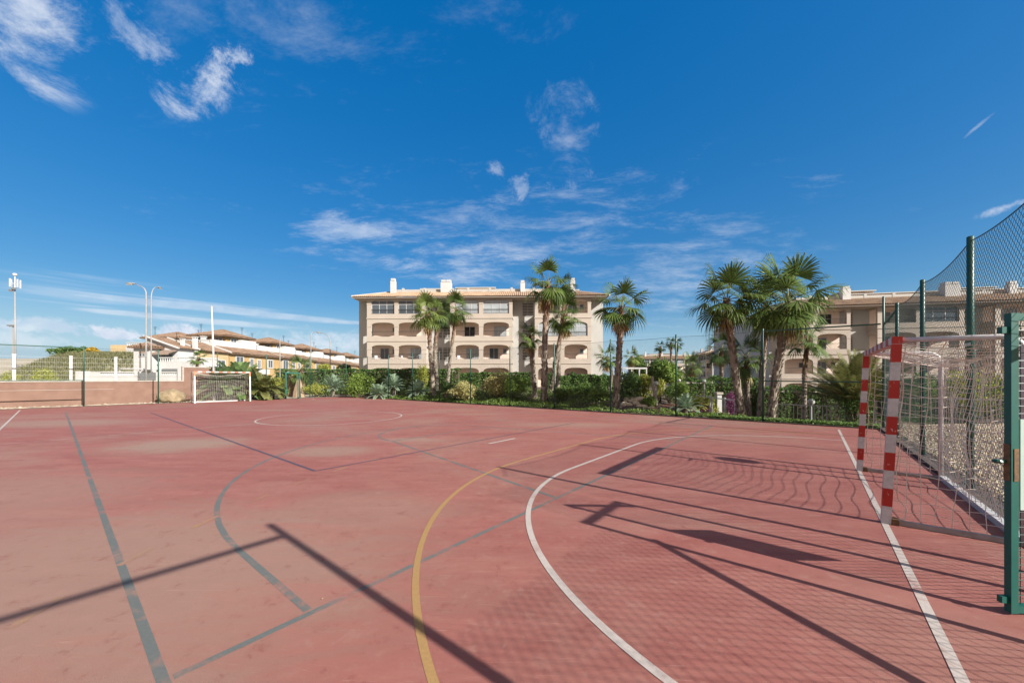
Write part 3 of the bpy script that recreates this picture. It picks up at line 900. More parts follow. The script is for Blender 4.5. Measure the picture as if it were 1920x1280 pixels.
copy_tree(apt, (76, 161, -2), R(-104.5), 'peach apartment block seen edge-on far off between the palms')
copy_tree(apt, (56.5, 166, -2), 0.0, 'most distant apartment block, its tiled roof just above the garden trees')

# ================================================================== townhouses on the left
def balustrade(mb, p, q, z, h=.75, step=.28):
    p, q = Vector((*p, z)), Vector((*q, z)); L_ = (q-p).length; n = max(2, int(L_/step)); u = Vector((0, 0, 1))
    mb.bar(p+u*(h-.05), q+u*(h-.05), .2, .1); mb.bar(p+u*.05, q+u*.05, .2, .1)
    for i in range(n):
        c = p+(q-p)*((i+.5)/n)
        mb.lathe([(.05, .1), (.085, .25*h), (.045, .55*h), (.07, .8*h), (.05, h-.1)], 6, c)
def hip_roof(mb, x0, x1, y0, y1, z0, z1, o=.55):
    x0 -= o; x1 += o; y0 -= o; y1 += o; cx, cy = (x0+x1)/2, (y0+y1)/2
    r = max(0, (y1-y0)-(x1-x0))/2
    a, b = (cx, cy-r, z1), (cx, cy+r+.01, z1)
    tiled_slope(mb, (x0, y0, z0), (x1, y0, z0), (cx+.05, cy-r, z1), (cx-.05, cy-r, z1), .3)
    tiled_slope(mb, (x1, y0, z0), (x1, y1, z0), b, a, .3)
    tiled_slope(mb, (x1, y1, z0), (x0, y1, z0), (cx-.05, cy+r, z1), (cx+.05, cy+r, z1), .3)
    tiled_slope(mb, (x0, y1, z0), (x0, y0, z0), a, b, .3)
    mb.box(x0+.02, x1-.02, y0+.02, y1-.02, z0-.14, z0-.01)
def swindow(parent, axis, c0, c1, z0, z1, at_, mat='glass', trim='white_wall', gap=.12):
    """window on a wall facing +x (axis x) or -y (axis y): white surround with a pane"""
    mb = MB(); pm = MB()
    if axis == 'x':
        for (a, b, lo, hi) in ((c0-gap, c1+gap, z1, z1+gap), (c0-gap, c1+gap, z0-gap, z0), (c0-gap, c0, z0, z1), (c1, c1+gap, z0, z1), ((c0+c1)/2-.03, (c0+c1)/2+.03, z0, z1)):
            mb.box(at_+.003, at_+.09, a, b, lo, hi)
        pm.box(at_+.003, at_+.05, c0, c1, z0, z1)
    else:
        for (a, b, lo, hi) in ((c0-gap, c1+gap, z1, z1+gap), (c0-gap, c1+gap, z0-gap, z0), (c0-gap, c0, z0, z1), (c1, c1+gap, z0, z1), ((c0+c1)/2-.03, (c0+c1)/2+.03, z0, z1)):
            mb.box(a, b, at_-.09, at_-.003, lo, hi)
        pm.box(c0, c1, at_-.05, at_-.003, z0, z1)
    f = mb.build('window', M[trim], parent); pm.build('pane', M[mat], f)
def townhouse(label, loc, wallm='ochre'):
    """one unit, 12 m deep along +y, its front facing +x; local x = 0 is the front face"""
    T = thing('townhouse', label, 'house', loc, 0, 'yellow townhouses with tiled roofs')
    mb = MB(); mb.box(-8, 0, 0, 11.8, -1, 5.45); mb.build('wall', M[wallm], T)
    mb = MB(); tiled_slope(mb, (.55, -.35, 5.40), (.55, 12.1, 5.40), (-2.5, 12.1, 6.45), (-2.5, -.35, 6.45), .3)
    mb.box(-2.4, .5, -.33, 12.08, 5.25, 5.39); mb.build('roof', M['tile_dark'], T)
    mb = MB(); mb.bar((.55, -.38, 5.46), (-2.5, -.38, 6.5), .18, .22); mb.bar((.55, 12.13, 5.46), (-2.5, 12.13, 6.5), .18, .22); mb.build('verge', M['coping'], T)
    mb = MB(); mb.box(-2.75, -2.5, -.3, 11.8, 5.45, 7.4); mb.box(-8, -2.75, -.3, -.05, 5.45, 6.6)
    mb.box(-8, -2.5, 9.3, 9.55, 5.45, 7.6); mb.build('terrace_wall', M['white_wall'], T)
    mb = MB(); balustrade(mb, (-8, -.18), (-2.6, -.18), 6.6, .75); mb.build('balustrade', M['white_wall'], T)
    mb = MB(); mb.box(-8.4, -3.4, 3.6, 8.9, 5.4, 8.35); mb.build('tower', M[wallm], T)
    mb = MB(); mb.box(-3.39, -2.52, 5.9, 9.28, 5.45, 7.95); mb.box(-3.39, -2.45, 9.56, 11.75, 5.45, 7.0); mb.build('terrace_room', M['white_wall'], T)
    mb = MB(); hip_roof(mb, -8.4, -3.4, 3.6, 8.9, 8.4, 9.65, .75); mb.build('tower_roof', M['tile_dark'], T)
    swindow(T, 'y', -5.0, -4.0, 6.5, 8.0, 3.6); swindow(T, 'x', 4.6, 5.7, 6.5, 8.0, -3.4); swindow(T, 'y', -7.9, -6.3, 6.5, 8.0, 3.6, 'dark_room')
    for (a, b, lo, hi) in ((1.2, 2.6, 2.9, 4.9), (4.2, 4.9, 3.6, 4.7), (6.0, 6.6, 3.3, 4.6), (8.6, 9.7, 3.5, 4.7)):
        swindow(T, 'x', a, b, lo, hi, 0.0, gap=.16)
    mb = MB(); mb.box(.01, 1.1, .6, 7.4, 2.3, 2.5); mb.box(.95, 1.1, .6, 7.4, 2.5, 3.1); mb.build('balcony', M['white_wall'], T)
    swindow(T, 'y', -3.4, -2.2, 3.2, 4.6, 0.0); swindow(T, 'y', -6.4, -5.2, 3.2, 4.6, 0.0)
    for (x, y) in ((-7.6, 3.9), (-4.2, 8.2)):
        mb = MB(); mb.tube([(x, y, 8.6), (x, y, 10.3)], .03, 5)
        for k in range(4): mb.bar((x-.35+.05*k, y, 10.25-.12*k), (x+.35-.05*k, y, 10.25-.12*k), .02)
        mb.build('aerial', M['dark'], T)
    mb = MB(); mb.box(-5.1, -4.6, .8, 1.3, 5.4, 7.9); mb.box(-5.17, -4.53, .73, 1.37, 7.9, 8.0); mb.build('chimney', M['white_wall'], T)
    return T
th = townhouse('ochre townhouse with a roof tower just behind the white villa', (-42.0, 55.4, 0))
for i, lb in enumerate(('ochre townhouse with tower, second along the row from the white villa', 'ochre townhouse with tower, third along the row from the white villa',
                        'ochre townhouse with tower, fourth along the row, nearest the end of the apartment block', 'last and most distant ochre townhouse of the row beside the apartment block')):
    copy_tree(th, (-42.0-.25*(i+1), 55.4+12*(i+1), -.15*i), 0, lb)
copy_tree(th, (-50.2, 56.3, -.3), 0, 'ochre townhouse behind the white villa, only its tiled tower top showing above it')

# plain ochre block at the far left of the houses
h = thing('house', 'blank ochre gable block behind the grassy bank, left of the white villa', 'house', (PX(207, 70), 70, 0), 0)
mb = MB(); mb.box(0, 6.2, 0, 9, -1, 7.9); mb.build('wall', M['pale_ochre'], h)
mb = MB(); mb.box(6.21, 11.4, -3.2, 6, -1, 5.4); mb.build('front_wing', M['pale_ochre'], h)
mb = MB(); tiled_slope(mb, (5.6, -3.9, 5.4), (11.9, -3.9, 5.4), (11.9, 1.2, 7.3), (5.6, 1.2, 7.3), .3); mb.build('roof', M['tile_dark'], h)
mb = MB(); mb.box(6.6, 11.0, 1.3, 5.5, 5.4, 8.3); balustrade(mb, (6.6, 1.1), (11, 1.1), 7.4, .7); mb.build('terrace', M['white_wall'], h)
mb = MB(); mb.box(7.4, 10.4, 1.25, 1.29, 7.6, 8.2); mb.build('terrace_opening', M['dark_room'], h)
mb = MB(); tiled_slope(mb, (6.2, .9, 8.35), (11.4, .9, 8.35), (11.4, 4.5, 9.4), (6.2, 4.5, 9.4), .3); mb.build('upper_roof', M['tile_dark'], h)

# white villa
v = thing('villa', 'white villa with tiled gable roof, brown awning and balustraded terrace', 'house', (-40.9, 45.5, 0), 0)
mb = MB(); mb.prism([(-3.8, -1), (0, -1), (0, 5.3), (-3.8, 6.65)], 0, 2.7); mb.build('wall', M['white_wall'], v)
mb = MB(); tiled_slope(mb, (.4, -.2, 5.24), (.4, 2.6, 5.24), (-3.8, 2.6, 6.74), (-3.8, -.2, 6.74), .3); mb.build('roof', M['tile_dark'], v)
mb = MB(); mb.bar((.4, -.29, 5.28), (-3.85, -.29, 6.80), .2, .16); mb.build('verge', M['white_wall'], v)
mb = MB(); mb.bar((.4, 2.72, 5.36), (-3.8, 2.72, 6.88), .2, .2); mb.build('party_wall_coping', M['white_wall'], v)
mb = MB(); mb.box(-3.9, -2.0, -1.5, -.01, -1, 5.16); mb.build('front_wing', M['white_wall'], v)
mb = MB(); hip_roof(mb, -3.9, -2.0, -1.5, -.3, 5.32, 5.86, .42); mb.build('wing_roof', M['tile_dark'], v)
swindow(v, 'y', -3.16, -2.5, 4.27, 4.52, -1.5, 'glass', 'white_wall', .05)
mb = MB(); mb.box(-3.18, -2.48, -1.57, -1.503, 4.58, 4.8); mb.build('shutter', M['awning'], v)
mb = MB(); mb.box(-.95, 3.2, -1.5, -.012, -1, 3.5); mb.box(.012, 3.2, -.01, 2.2, -1, 3.5); mb.build('terrace', M['white_wall'], v)
for p, q in (((-.9, -1.4), (.95, -1.4)), ((1.25, -1.4), (3.1, -1.4)), ((3.1, -1.2), (3.1, 2.1))):
    mb = MB(); balustrade(mb, p, q, 3.5, .62, .24); mb.build('balustrade', M['white_wall'], v)
mb = MB(); mb.box(.95, 1.25, -1.5, -1.3, 3.503, 4.15); mb.box(3.0, 3.2, -1.5, -1.3, 3.503, 4.15); mb.build('terrace_pier', M['white_wall'], v)
window(v, -1.86, -.62, 3.5, 4.58, -.003, 3, gmat='glass', fmat='grey_metal', name='terrace_door')
mb = MB(); A0 = [(-2.0, -.06, 5.08), (.12, -.06, 5.08), (.12, -1.35, 4.62), (-2.0, -1.35, 4.62)]
mb.add(A0+[(x, y, z-.04) for x, y, z in A0], [(3,2,1,0),(4,5,6,7),(2,3,7,6),(0,1,5,4),(0,4,7,3),(1,2,6,5)])
mb.box(-2.0, .12, -1.375, -1.352, 4.42, 4.61); mb.build('awning', M['awning'], v)
mb = MB(); mb.box(-.5, 1.6, -1.55, -1.503, .2, 2.75)
for q in range(9): mb.box(-.5, 1.6, -1.58, -1.551, .25+q*.28, .45+q*.28)
mb.build('garage_door', M['grey_metal'], v)
for (x, y, z0, z1, w) in ((-.85, 1.6, 5.4, 6.45, .17), (.1, 2.35, 5.0, 6.75, .2)):
    mb = MB(); mb.box(x-w, x+w, y-w, y+w, z0, z1); mb.box(x-w-.06, x+w+.06, y-w-.06, y+w+.06, z1+.14, z1+.22)
    for sx in (-1, 1):
        for sy in (-1, 1): mb.box(x+sx*w*.8-.04, x+sx*w*.8+.04, y+sy*w*.8-.04, y+sy*w*.8+.04, z1, z1+.14)
    mb.build('chimney', M['white_wall'], v)
mb = MB(); mb.tube([(-2.2, 2.3, 6.1), (-2.2, 2.3, 7.5)], .03, 5); mb.bar((-2.5, 2.3, 7.4), (-1.9, 2.3, 7.4), .03); mb.bar((-2.4, 2.3, 6.9), (-2.0, 2.3, 6.9), .03); mb.build('aerial', M['dark'], v)

# cream infill house between the villa and the townhouses
h = thing('house', 'cream house with tiled roof between the white villa and the ochre townhouses', 'house', (-40.9, 48.3, 0), 0)
mb = MB(); mb.prism([(-3.8, -1), (0, -1), (0, 5.2), (-3.8, 6.55)], 0, 5.3); mb.build('wall', M['pale_ochre'], h)
mb = MB(); tiled_slope(mb, (.4, .05, 5.2), (.4, 5.2, 5.2), (-3.8, 5.2, 6.7), (-3.8, .05, 6.7), .3); mb.build('roof', M['tile_dark'], h)
mb = MB(); mb.bar((.4, 5.3, 5.32), (-3.8, 5.3, 6.84), .2, .2); mb.build('verge', M['white_wall'], h)
swindow(h, 'x', 3.2, 4.6, 2.7, 4.1, 0.0)
mb = MB(); mb.box(.003, 1.6, 1.2, 1.5, -1, 4.4); mb.build('porch_pier', M['white_wall'], h)

# garden boundary of the houses
bw = thing('boundary_wall', 'low white balustraded garden wall in front of the white villa', 'wall', (PX(150, 36), 36, 0), 0)
bx = lambda px: PX(px, 36)-PX(150, 36)
mb = MB()
mb.box(bx(163), bx(262), -.1, .1, -1, 1.85); mb.box(bx(294), bx(340), -.1, .1, -1, 1.85)
mb.box(bx(149), bx(163), -.35, .35, -1, 2.3); mb.box(bx(338), bx(347), -.3, .3, -1, 2.72); mb.box(bx(164), bx(189), -.1, .1, 1.86, 2.25); mb.box(bx(254.5), bx(262), -.14, .14, 1.86, 2.3); mb.box(bx(294), bx(304), -.1, .1, 1.86, 2.25)
mb.build('wall', M['white_wall'], bw)
mb = MB(); balustrade(mb, (bx(190), 0), (bx(254), 0), 1.86, .4, .19); balustrade(mb, (bx(304.5), 0), (bx(337), 0), 1.86, .4, .19); mb.build('balustrade', M['white_wall'], bw)
mb = MB(); mb.box(bx(262.3), bx(293.7), -.03, .03, 0, 1.9); mb.prism(arch_curve(bx(262.3), bx(277.5), 1.9, 2.2, 8), -.03, .03); mb.prism(arch_curve(bx(278.5), bx(293.7), 1.9, 2.2, 8), -.03, .03)
mb.build('gate', M['grey_metal'], bw)
cp = thing('carport', 'flat white carport roof behind the low balustraded wall', 'carport', (PX(222, 41), 41, 0), 0)
mb = MB(); mb.box(0, 1.75, 0, 3, 2.62, 2.74); mb.build('roof', M['white_metal'], cp)
for x in (.08, 1.67):
    for y in (.1, 2.9): mb = MB(); mb.box(x-.05, x+.05, y-.05, y+.05, 0, 2.62); mb.build('post', M['white_metal'], cp)

# ================================================================== pinkish wall, mesh fence on it
w = thing('boundary_wall', 'long pinkish rendered wall behind the far goal, stepping up on its right', 'wall', W(0, 34.5), TH)
mb = MB(); mb.box(-14, 5.8, 0, .22, -.3, 1.40); mb.box(5.802, 8.3, 0, .22, -.3, 2.38); mb.build('wall', M['wall_pink'], w)
mb = MB(); mb.box(-14, 5.70, -.04, .26, 1.403, 1.47); mb.box(5.70, 5.80, -.015, .235, 1.403, 2.38); mb.box(5.70, 8.33, -.04, .26, 2.383, 2.44); mb.build('coping', M['coping'], w)
mb = MB(); mb.box(-14, 2.4, -.012, -.001, .93, .95); mb.build('render_joint', M['coping'], w)
wf = thing('mesh_fence', 'white welded mesh fence with thick posts on top of the pinkish wall', 'fence', W(0, 34.6, 1.475), TH)
for px in (26.5, 133, 217):
    t = (px-960)/F; Yv = 34.6/(.6297-.7768*t); a = AX*t*Yv+AY*Yv
    mb = MB(); mb.box(-.062, .062, -.05, .05, 0, 1.45); mb.box(-.078, .078, -.065, .065, 1.45, 1.5); mb.build('post', M['white_metal'], wf, (a, 0, 0))
mb = MB(); xs = np.arange(-6, 3.6, .085)
mb.wires([(x, .0, .05) for x in xs], [(x, .0, 1.4) for x in xs], .0022)
zs = [.08, .33, .58, .83, 1.08, 1.38]
mb.wires([(-6, .012, z) for z in zs], [(3.6, .012, z) for z in zs], .0026)
mb.build('mesh', M['white_metal'], wf)
# ================================================================== plants
def unit(v): return v/(np.linalg.norm(v, axis=-1, keepdims=True)+1e-9)
def leaf_quads(P, N, size, rs_, aspect=.45, jitter=.9, shape=True):
    """kite shaped leaves at P facing roughly N"""
    n = len(P)
    nrm = unit(N+jitter*rs_.normal(size=(n, 3)))
    t = unit(np.cross(nrm, unit(rs_.normal(size=(n, 3)))))
    b = np.cross(nrm, t)
    s = size*(.6+.8*rs_.rand(n, 1))
    tip, base = P+t*s*.5, P-t*s*.5
    l, r = P+b*s*aspect*.5-t*s*.05, P-b*s*aspect*.5-t*s*.05
    return np.stack([base, r, tip, l], 1)
def blob_points(n, blobs, rs_, thick=.45):
    """points in the outer shell of a set of ellipsoids (cx,cy,cz,rx,ry,rz) with outward normals"""
    w = np.array([(b[3]*b[4]+b[4]*b[5]+b[3]*b[5]) for b in blobs]); w = w/w.sum()
    k = rs_.choice(len(blobs), n, p=w); B = np.array(blobs)[k]
    d = unit(rs_.normal(size=(n, 3)))
    d[:, 2] = np.where((d[:, 2] < 0) & (rs_.rand(n) < .6), -d[:, 2], d[:, 2])
    lump = 1+.14*np.sin(d[:, :1]*6+B[:, :1]*9)*np.cos(d[:, 1:2]*7+d[:, 2:]*5)
    rad = (1-thick*rs_.rand(n, 1)**1.7)*lump
    P = B[:, :3]+d*B[:, 3:]*rad
    N = unit(d/B[:, 3:])
    return P, N
def shrub(name, label, cat, x, y, w, d, h, mat, n=2600, leaf=.11, seed=0, group=None, lumps=9, aspect=.5, stems=True, lift=0.0, core=.45):
    """a bush: many leaves over uneven lumps, with a few stems; w, d, h are full sizes"""
    rs_ = np.random.RandomState(seed+11); z0 = gz1(x, y)
    T = thing(name, label, cat, (x, y, z0), 0, group)
    blobs = []
    for i in range(lumps):
        an = rs_.rand()*6.28; rr = rs_.rand()**.6
        px, py = math.cos(an)*rr*w*.33, math.sin(an)*rr*d*.33
        hh = h*(1-.45*rr*rs_.rand())
        s = .55+.5*rs_.rand()
        rz = hh*(.30+.12*rs_.rand())
        blobs.append((px, py, max(rz*.8, hh-rz)*(1 if rs_.rand() < .7 else .6)+lift, w*.27*s, d*.27*s, rz))
    P, N = blob_points(n, blobs, rs_)
    P[:, 2] = np.maximum(P[:, 2], .02)
    sp = int(n*.05)                                   # stray shoots break the outline
    P[:sp] += N[:sp]*(.10+.12*rs_.rand(sp, 1))*min(w, h)
    mb = MB(); mb.quads(leaf_quads(P, N, leaf, rs_, aspect))
    mb.build('foliage', M[mat], T)
    if stems:
        mb = MB()
        for b in blobs[:6]:
            mb.tube([(b[0]*.15, b[1]*.15, -.1), (b[0]*.6, b[1]*.6, b[2]*.55), (b[0], b[1], b[2])], [.03, .022, .01], 5)
        mb.build('stems', M['bark'], T)
    return T
def hedge(label, p, q, w, z0, h, mat='hedge', n=9000, leaf=.16, seed=0, spikes=0.0, name='hedge'):
    rs_ = np.random.RandomState(seed+5)
    p, q = np.array(p, float), np.array(q, float); L_ = np.linalg.norm(q-p); u = (q-p)/L_
    T = thing(name, label, 'hedge', (p[0], p[1], z0), math.atan2(u[1], u[0]))
    t = rs_.rand(n)*L_; f = rs_.rand(n)
    dep = rs_.rand(n)**2*.25
    front = f < .55; top = (f >= .55) & (f < .85)
    bulge = .09*np.sin(t*1.7+seed)+.07*np.sin(t*4.1)+.05*np.sin(t*9.3+2)
    y = np.where(front, -w/2+dep+bulge, np.where(top, (rs_.rand(n)-.5)*w, w/2-dep))
    z = np.where(top, h-dep*.5+bulge*.6, rs_.rand(n)*h)
    if spikes: z = np.where(top, z+spikes*np.maximum(0, np.sin(t*5.3)*np.sin(t*2.1+1))*rs_.rand(n), z)
    N = np.stack([0*t, np.where(front, -1., np.where(top, 0, 1.)), np.where(top, 1., .25)], 1)
    mb = MB(); mb.quads(leaf_quads(np.stack([t, y, z], 1), N, leaf, rs_, .5, .8))
    mb.build('foliage', M[mat], T)
    mb = MB(); mb.box(.1, L_-.1, -w*.28, w*.28, -.1, h*.9)
    mb.build('inner_branches', M['bark'], T)
    return T

def fan(mb_leaf, mb_pet, o, d, pet, blade, droop, rg, nl=22, spread=105):
    """one fan palm frond"""
    o, d = Vector(o), Vector(d).normalized()
    pts = [o]; t = d.copy(); step = pet/4
    for i in range(4):
        t = (t+Vector((0, 0, -droop*.16))).normalized(); pts.append(pts[-1]+t*step)
    mb_pet.tube(pts, [.024, .018, .015, .013, .011], 4, False)
    side = t.cross(Vector((0, 0, 1)))
    if side.length < .05: side = Vector((rg.random()-.5, rg.random()-.5, 0))
    side.normalize(); n = side.cross(t).normalized()
    if n.z < 0 and abs(t.z) < .9: n = -n
    tw = rg.uniform(-.5, .5); side = (side*math.cos(tw)+n*math.sin(tw)).normalized(); n = side.cross(t).normalized()
    hub = pts[-1]; da = R(2*spread/nl)
    for k in range(nl):
        th_ = R(-spread)+da*(k+.5)
        dd = (t*math.cos(th_)+side*math.sin(th_)).normalized()
        fold = abs(math.sin(th_))*.34
        dd = (dd-n*fold+n*.06*(-1)**k).normalized()
        Lb = blade*(.82+.18*math.cos(th_))*rg.uniform(.9, 1.08)
        w1 = Lb*.5*da*.56
        cr = dd.cross(n).normalized()
        p0 = hub; p1 = hub+dd*Lb*.5
        d2 = (dd+Vector((0, 0, -.25*droop-.10))).normalized(); p2 = p1+d2*Lb*rg.uniform(.2, .3)
        d3 = (d2+Vector((rg.uniform(-.15, .15), rg.uniform(-.15, .15), -.7-.5*droop-rg.random()*.9))).normalized(); p3 = p2+d3*Lb*.26
        vs = [p0-cr*.006, p0+cr*.006, p1+cr*w1, p1-cr*w1, p2+cr*w1*.42, p2-cr*w1*.42, p3]
        mb_leaf.add(vs, [(0, 1, 2, 3), (3, 2, 4, 5), (5, 4, 6)])
def palm_trunk(T, pts, r0, r1, seed, scale=1.0):
    """tapered leaning trunk covered with old leaf bases"""
    rg = random.Random(seed); P = [Vector(p) for p in pts]
    def at_(t):
        s = t*(len(P)-1); i = min(int(s), len(P)-2); f = s-i
        a = P[max(i-1, 0)]; b = P[i]; c = P[i+1]; d = P[min(i+2, len(P)-1)]
        return .5*((2*b)+(c-a)*f+(2*a-5*b+4*c-d)*f*f+(3*b-a-3*c+d)*f**3)
    Lt = sum((P[i+1]-P[i]).length for i in range(len(P)-1)); n = max(8, int(Lt/.25))
    ring = [at_(i/n) for i in range(n+1)]
    rad = [(r0+(r1-r0)*(i/n))*(1+.25*max(0, 1-i/n*9))*rg.uniform(.95, 1.05) for i in range(n+1)]
    mb = MB(); mb.tube(ring, rad, 10)
    rows = int(Lt/(.115*scale)); per = 9
    for j in range(rows):
        t = (j+.3)/rows; c = at_(t); up = (at_(min(1, t+.02))-at_(max(0, t-.02))).normalized()
        rr = (r0+(r1-r0)*t)*(1+.25*max(0, 1-t*9))
        u = up.cross(Vector((0, 1, 0))).normalized(); v = up.cross(u)
        for k in range(per):
            if rg.random() < .12: continue
            an = 2*PI*(k+.5*(j % 2)+.35*rg.random())/per
            o = u*math.cos(an)+v*math.sin(an); s = up.cross(o)
            w = rr*2*PI/per*.52; h = .15*scale*rg.uniform(.7, 1.25); out = .042*scale*rg.uniform(.2, 1.3)
            b = c+o*rr*.96
            tip = b+up*h+o*out
            mb.add([b-s*w, b+s*w, tip+s*w*.45, tip-s*w*.45, b+up*h*.95-o*.01], [(0, 1, 2, 3), (3, 2, 4), (0, 3, 4), (1, 4, 2)])
    return mb.build('trunk', M['trunk'], T)
def crown_dirs(n, rg, lo=-30, hi=86):
    out = []
    for i in range(n):
        el = R(hi+(lo-hi)*((i+.5)/n)**.85+rg.uniform(-7, 7)); az = i*2.39996+rg.uniform(-.25, .25)
        out.append((Vector((math.cos(az)*math.cos(el), math.sin(az)*math.cos(el), math.sin(el))), el))
    return out
def fan_palm(label, trunk_px, crown_px, crad_px, Y, nf=24, seed=0, r0=.21, r1=.15, mat='palm', group='fan palms in the garden beside the court', dead=5, name='fan_palm', skirt=0, base_z=None):
    rg = random.Random(seed+100)
    bx, by = PX(trunk_px[0][0], Y), Y
    z0 = gz1(bx, by) if base_z is None else base_z
    T = thing(name, label, 'palm tree', (bx, by, z0), 0, group)
    pts = [Vector((0, 0, -.1))]
    for px, py in trunk_px[1:]: pts.append(Vector((PX(px, Y)-bx, rg.uniform(-.1, .1), PZ(py, Y)-z0)))
    cw = Vector((PX(crown_px[0], Y)-bx, 0, PZ(crown_px[1], Y)-z0))
    top = pts[-1]+(cw-pts[-1])*.45
    pts[-1] = top
    if len(pts) == 2: pts.insert(1, (pts[0]+pts[1])/2+Vector((.05, .05, 0)))
    palm_trunk(T, pts, r0*.66, r1*.70, seed, max(.7, r0/.16))
    Rm = crad_px*Y/F*1.06
    lf, pt, dl = MB(), MB(), MB()
    for d, el in crown_dirs(int(nf*.85), rg):
        dr = .35+.75*max(0, 1-el/1.2)
        fan(lf, pt, top+d*.08, d, Rm*.44*rg.uniform(.75, 1.2)*(1.25 if el > 1.0 else 1), Rm*.66*rg.uniform(.82, 1.12), dr, rg, 30)
    lf.build('crown', M[mat], T); pt.build('leaf_stalks', M['petiole'], T)
    if dead or skirt:
        dp = MB()
        for i in range(dead+skirt):
            az = rg.uniform(0, 6.28); el = R(rg.uniform(-80, -58)) if i < dead else R(rg.uniform(-88, -50))
            d = Vector((math.cos(az)*math.cos(el), math.sin(az)*math.cos(el), math.sin(el)))
            o = top-Vector((0, 0, rg.uniform(.0, .25 if i < dead else 1.0)))
            fan(dl, dp, o+d*.1, d, Rm*.35, Rm*.55, .8, rg, 14, 60)
        dl.v += []; n_ = dl.build('dead_fronds', M['dead'], T); dp.build('dry_stalks', M['dead'], T)
    return T
P_ = fan_palm
P_('left of two close fan palms in front of the main block, bushy light crown', [(813, 734), (808, 670), (802, 600)], (801, 576), 37, 28, 26, 1, .24, .17, 'palm_light')
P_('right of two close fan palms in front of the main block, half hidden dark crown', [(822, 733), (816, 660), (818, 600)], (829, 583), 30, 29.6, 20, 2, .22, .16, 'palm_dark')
P_('slender leaning fan palm just right of the close pair, before the main block', [(837, 722), (846, 655), (856, 592)], (856, 570), 33, 31, 20, 3, .20, .14, 'palm')
P_('tallest fan palm, rising above the roof at the right half of the main block', [(1021, 747), (1022, 640), (1027, 545)], (1027, 517), 52, 22, 17, 4, .27, .19, 'palm', dead=4)
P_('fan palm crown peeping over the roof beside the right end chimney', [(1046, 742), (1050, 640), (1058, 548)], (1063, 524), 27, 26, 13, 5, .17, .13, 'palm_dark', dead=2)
P_('leaning fan palm with thin trunk before the glazed right balconies', [(1033, 742), (1043, 670), (1056, 602)], (1063, 580), 40, 23.5, 19, 6, .22, .15, 'palm')
P_('short fan palm left of the tallest palm, crown level with the second balconies', [(1004, 748), (999, 690), (994, 642)], (992, 618), 29, 23, 15, 7, .20, .15, 'palm')
P_('lone fan palm at the right end of the main block with sky behind', [(1154, 772), (1159, 680), (1164, 590)], (1168, 562), 52, 19.1, 21, 8, .235, .17, 'palm')
P_('slim fan palm half hidden behind the lone palm at the building corner', [(1141, 757), (1146, 700), (1140, 676)], (1136, 664), 27, 24, 16, 9, .15, .12, 'palm', dead=2)
P_('left palm of the tall cluster, leaning left with its crown against the sky', [(1394, 786), (1378, 680), (1363, 580)], (1361, 544), 66, 15.5, 22, 10, .225, .15, 'palm', dead=3)
P_('shortest palm of the tall cluster, reddish trunk and upright crown', [(1407, 787), (1402, 730), (1400, 690)], (1399, 650), 45, 17.7, 16, 11, .17, .14, 'palm', dead=2)
P_('middle palm of the tall cluster, straight dark trunk and light drooping crown', [(1424, 787), (1430, 690), (1434, 598)], (1442, 550), 60, 16.7, 24, 12, .19, .13, 'palm_light', dead=2)
P_('right palm of the tall cluster with the widest crown', [(1444, 789), (1455, 690), (1471, 592)], (1490, 536), 80, 14.9, 30, 13, .22, .15, 'palm', dead=2)
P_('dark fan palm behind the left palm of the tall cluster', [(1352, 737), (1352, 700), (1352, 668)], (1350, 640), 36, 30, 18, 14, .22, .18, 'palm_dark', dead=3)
P_('small fan palm before the balconies of the right apartment block', [(1509, 778), (1511, 700), (1512, 650)], (1516, 628), 42, 19, 14, 15, .15, .12, 'palm', dead=1)
P_('thin far palm, left of three beyond the white pergola', [(1240, 716), (1238, 680), (1238, 655)], (1238, 646), 13, 62, 15, 16, .25, .18, 'palm_dark', 'far palms between the apartment blocks', 2)
P_('thin far palm, middle of three beyond the white pergola', [(1259, 716), (1258, 680), (1258, 648)], (1258, 638), 13, 60, 15, 17, .25, .18, 'palm_dark', 'far palms between the apartment blocks', 2)
P_('thin far palm, right of three beyond the white pergola', [(1265, 716), (1268, 680), (1269, 650)], (1270, 641), 13, 61, 15, 18, .25, .18, 'palm_dark', 'far palms between the apartment blocks', 2)
P_('short bushy palm before the distant apartment block', [(1296, 722), (1297, 705), (1297, 693)], (1297, 680), 24, 38, 18, 19, .2, .17, 'palm', 'far palms between the apartment blocks', 3)
P_('low fan palm beyond the corner of the main block, right of the lone palm', [(1186, 715), (1185, 690), (1185, 676)], (1183, 664), 20, 40, 16, 20, .2, .17, 'palm_light', 'far palms between the apartment blocks', 3)
P_('stout fan palm with a shaggy skirt beside the tan rock', [(563, 746), (563, 715), (562, 700)], (562, 690), 28, 33, 22, 21, .3, .25, 'palm', 'palms at the far corner of the court', 6, skirt=16)
P_('little palm with drooping leaves above the pinkish wall, by the white villa', [(369, 715), (369, 690), (372, 676)], (372, 668), 16, 33, 16, 22, .14, .12, 'palm', 'palms at the far corner of the court', 2)
P_('small dark-stemmed palm seen through the far goal net', [(394, 742), (395, 725), (395, 718)], (395, 710), 15, 27.6, 15, 23, .08, .07, 'palm_dark', 'palms at the far corner of the court', 3)

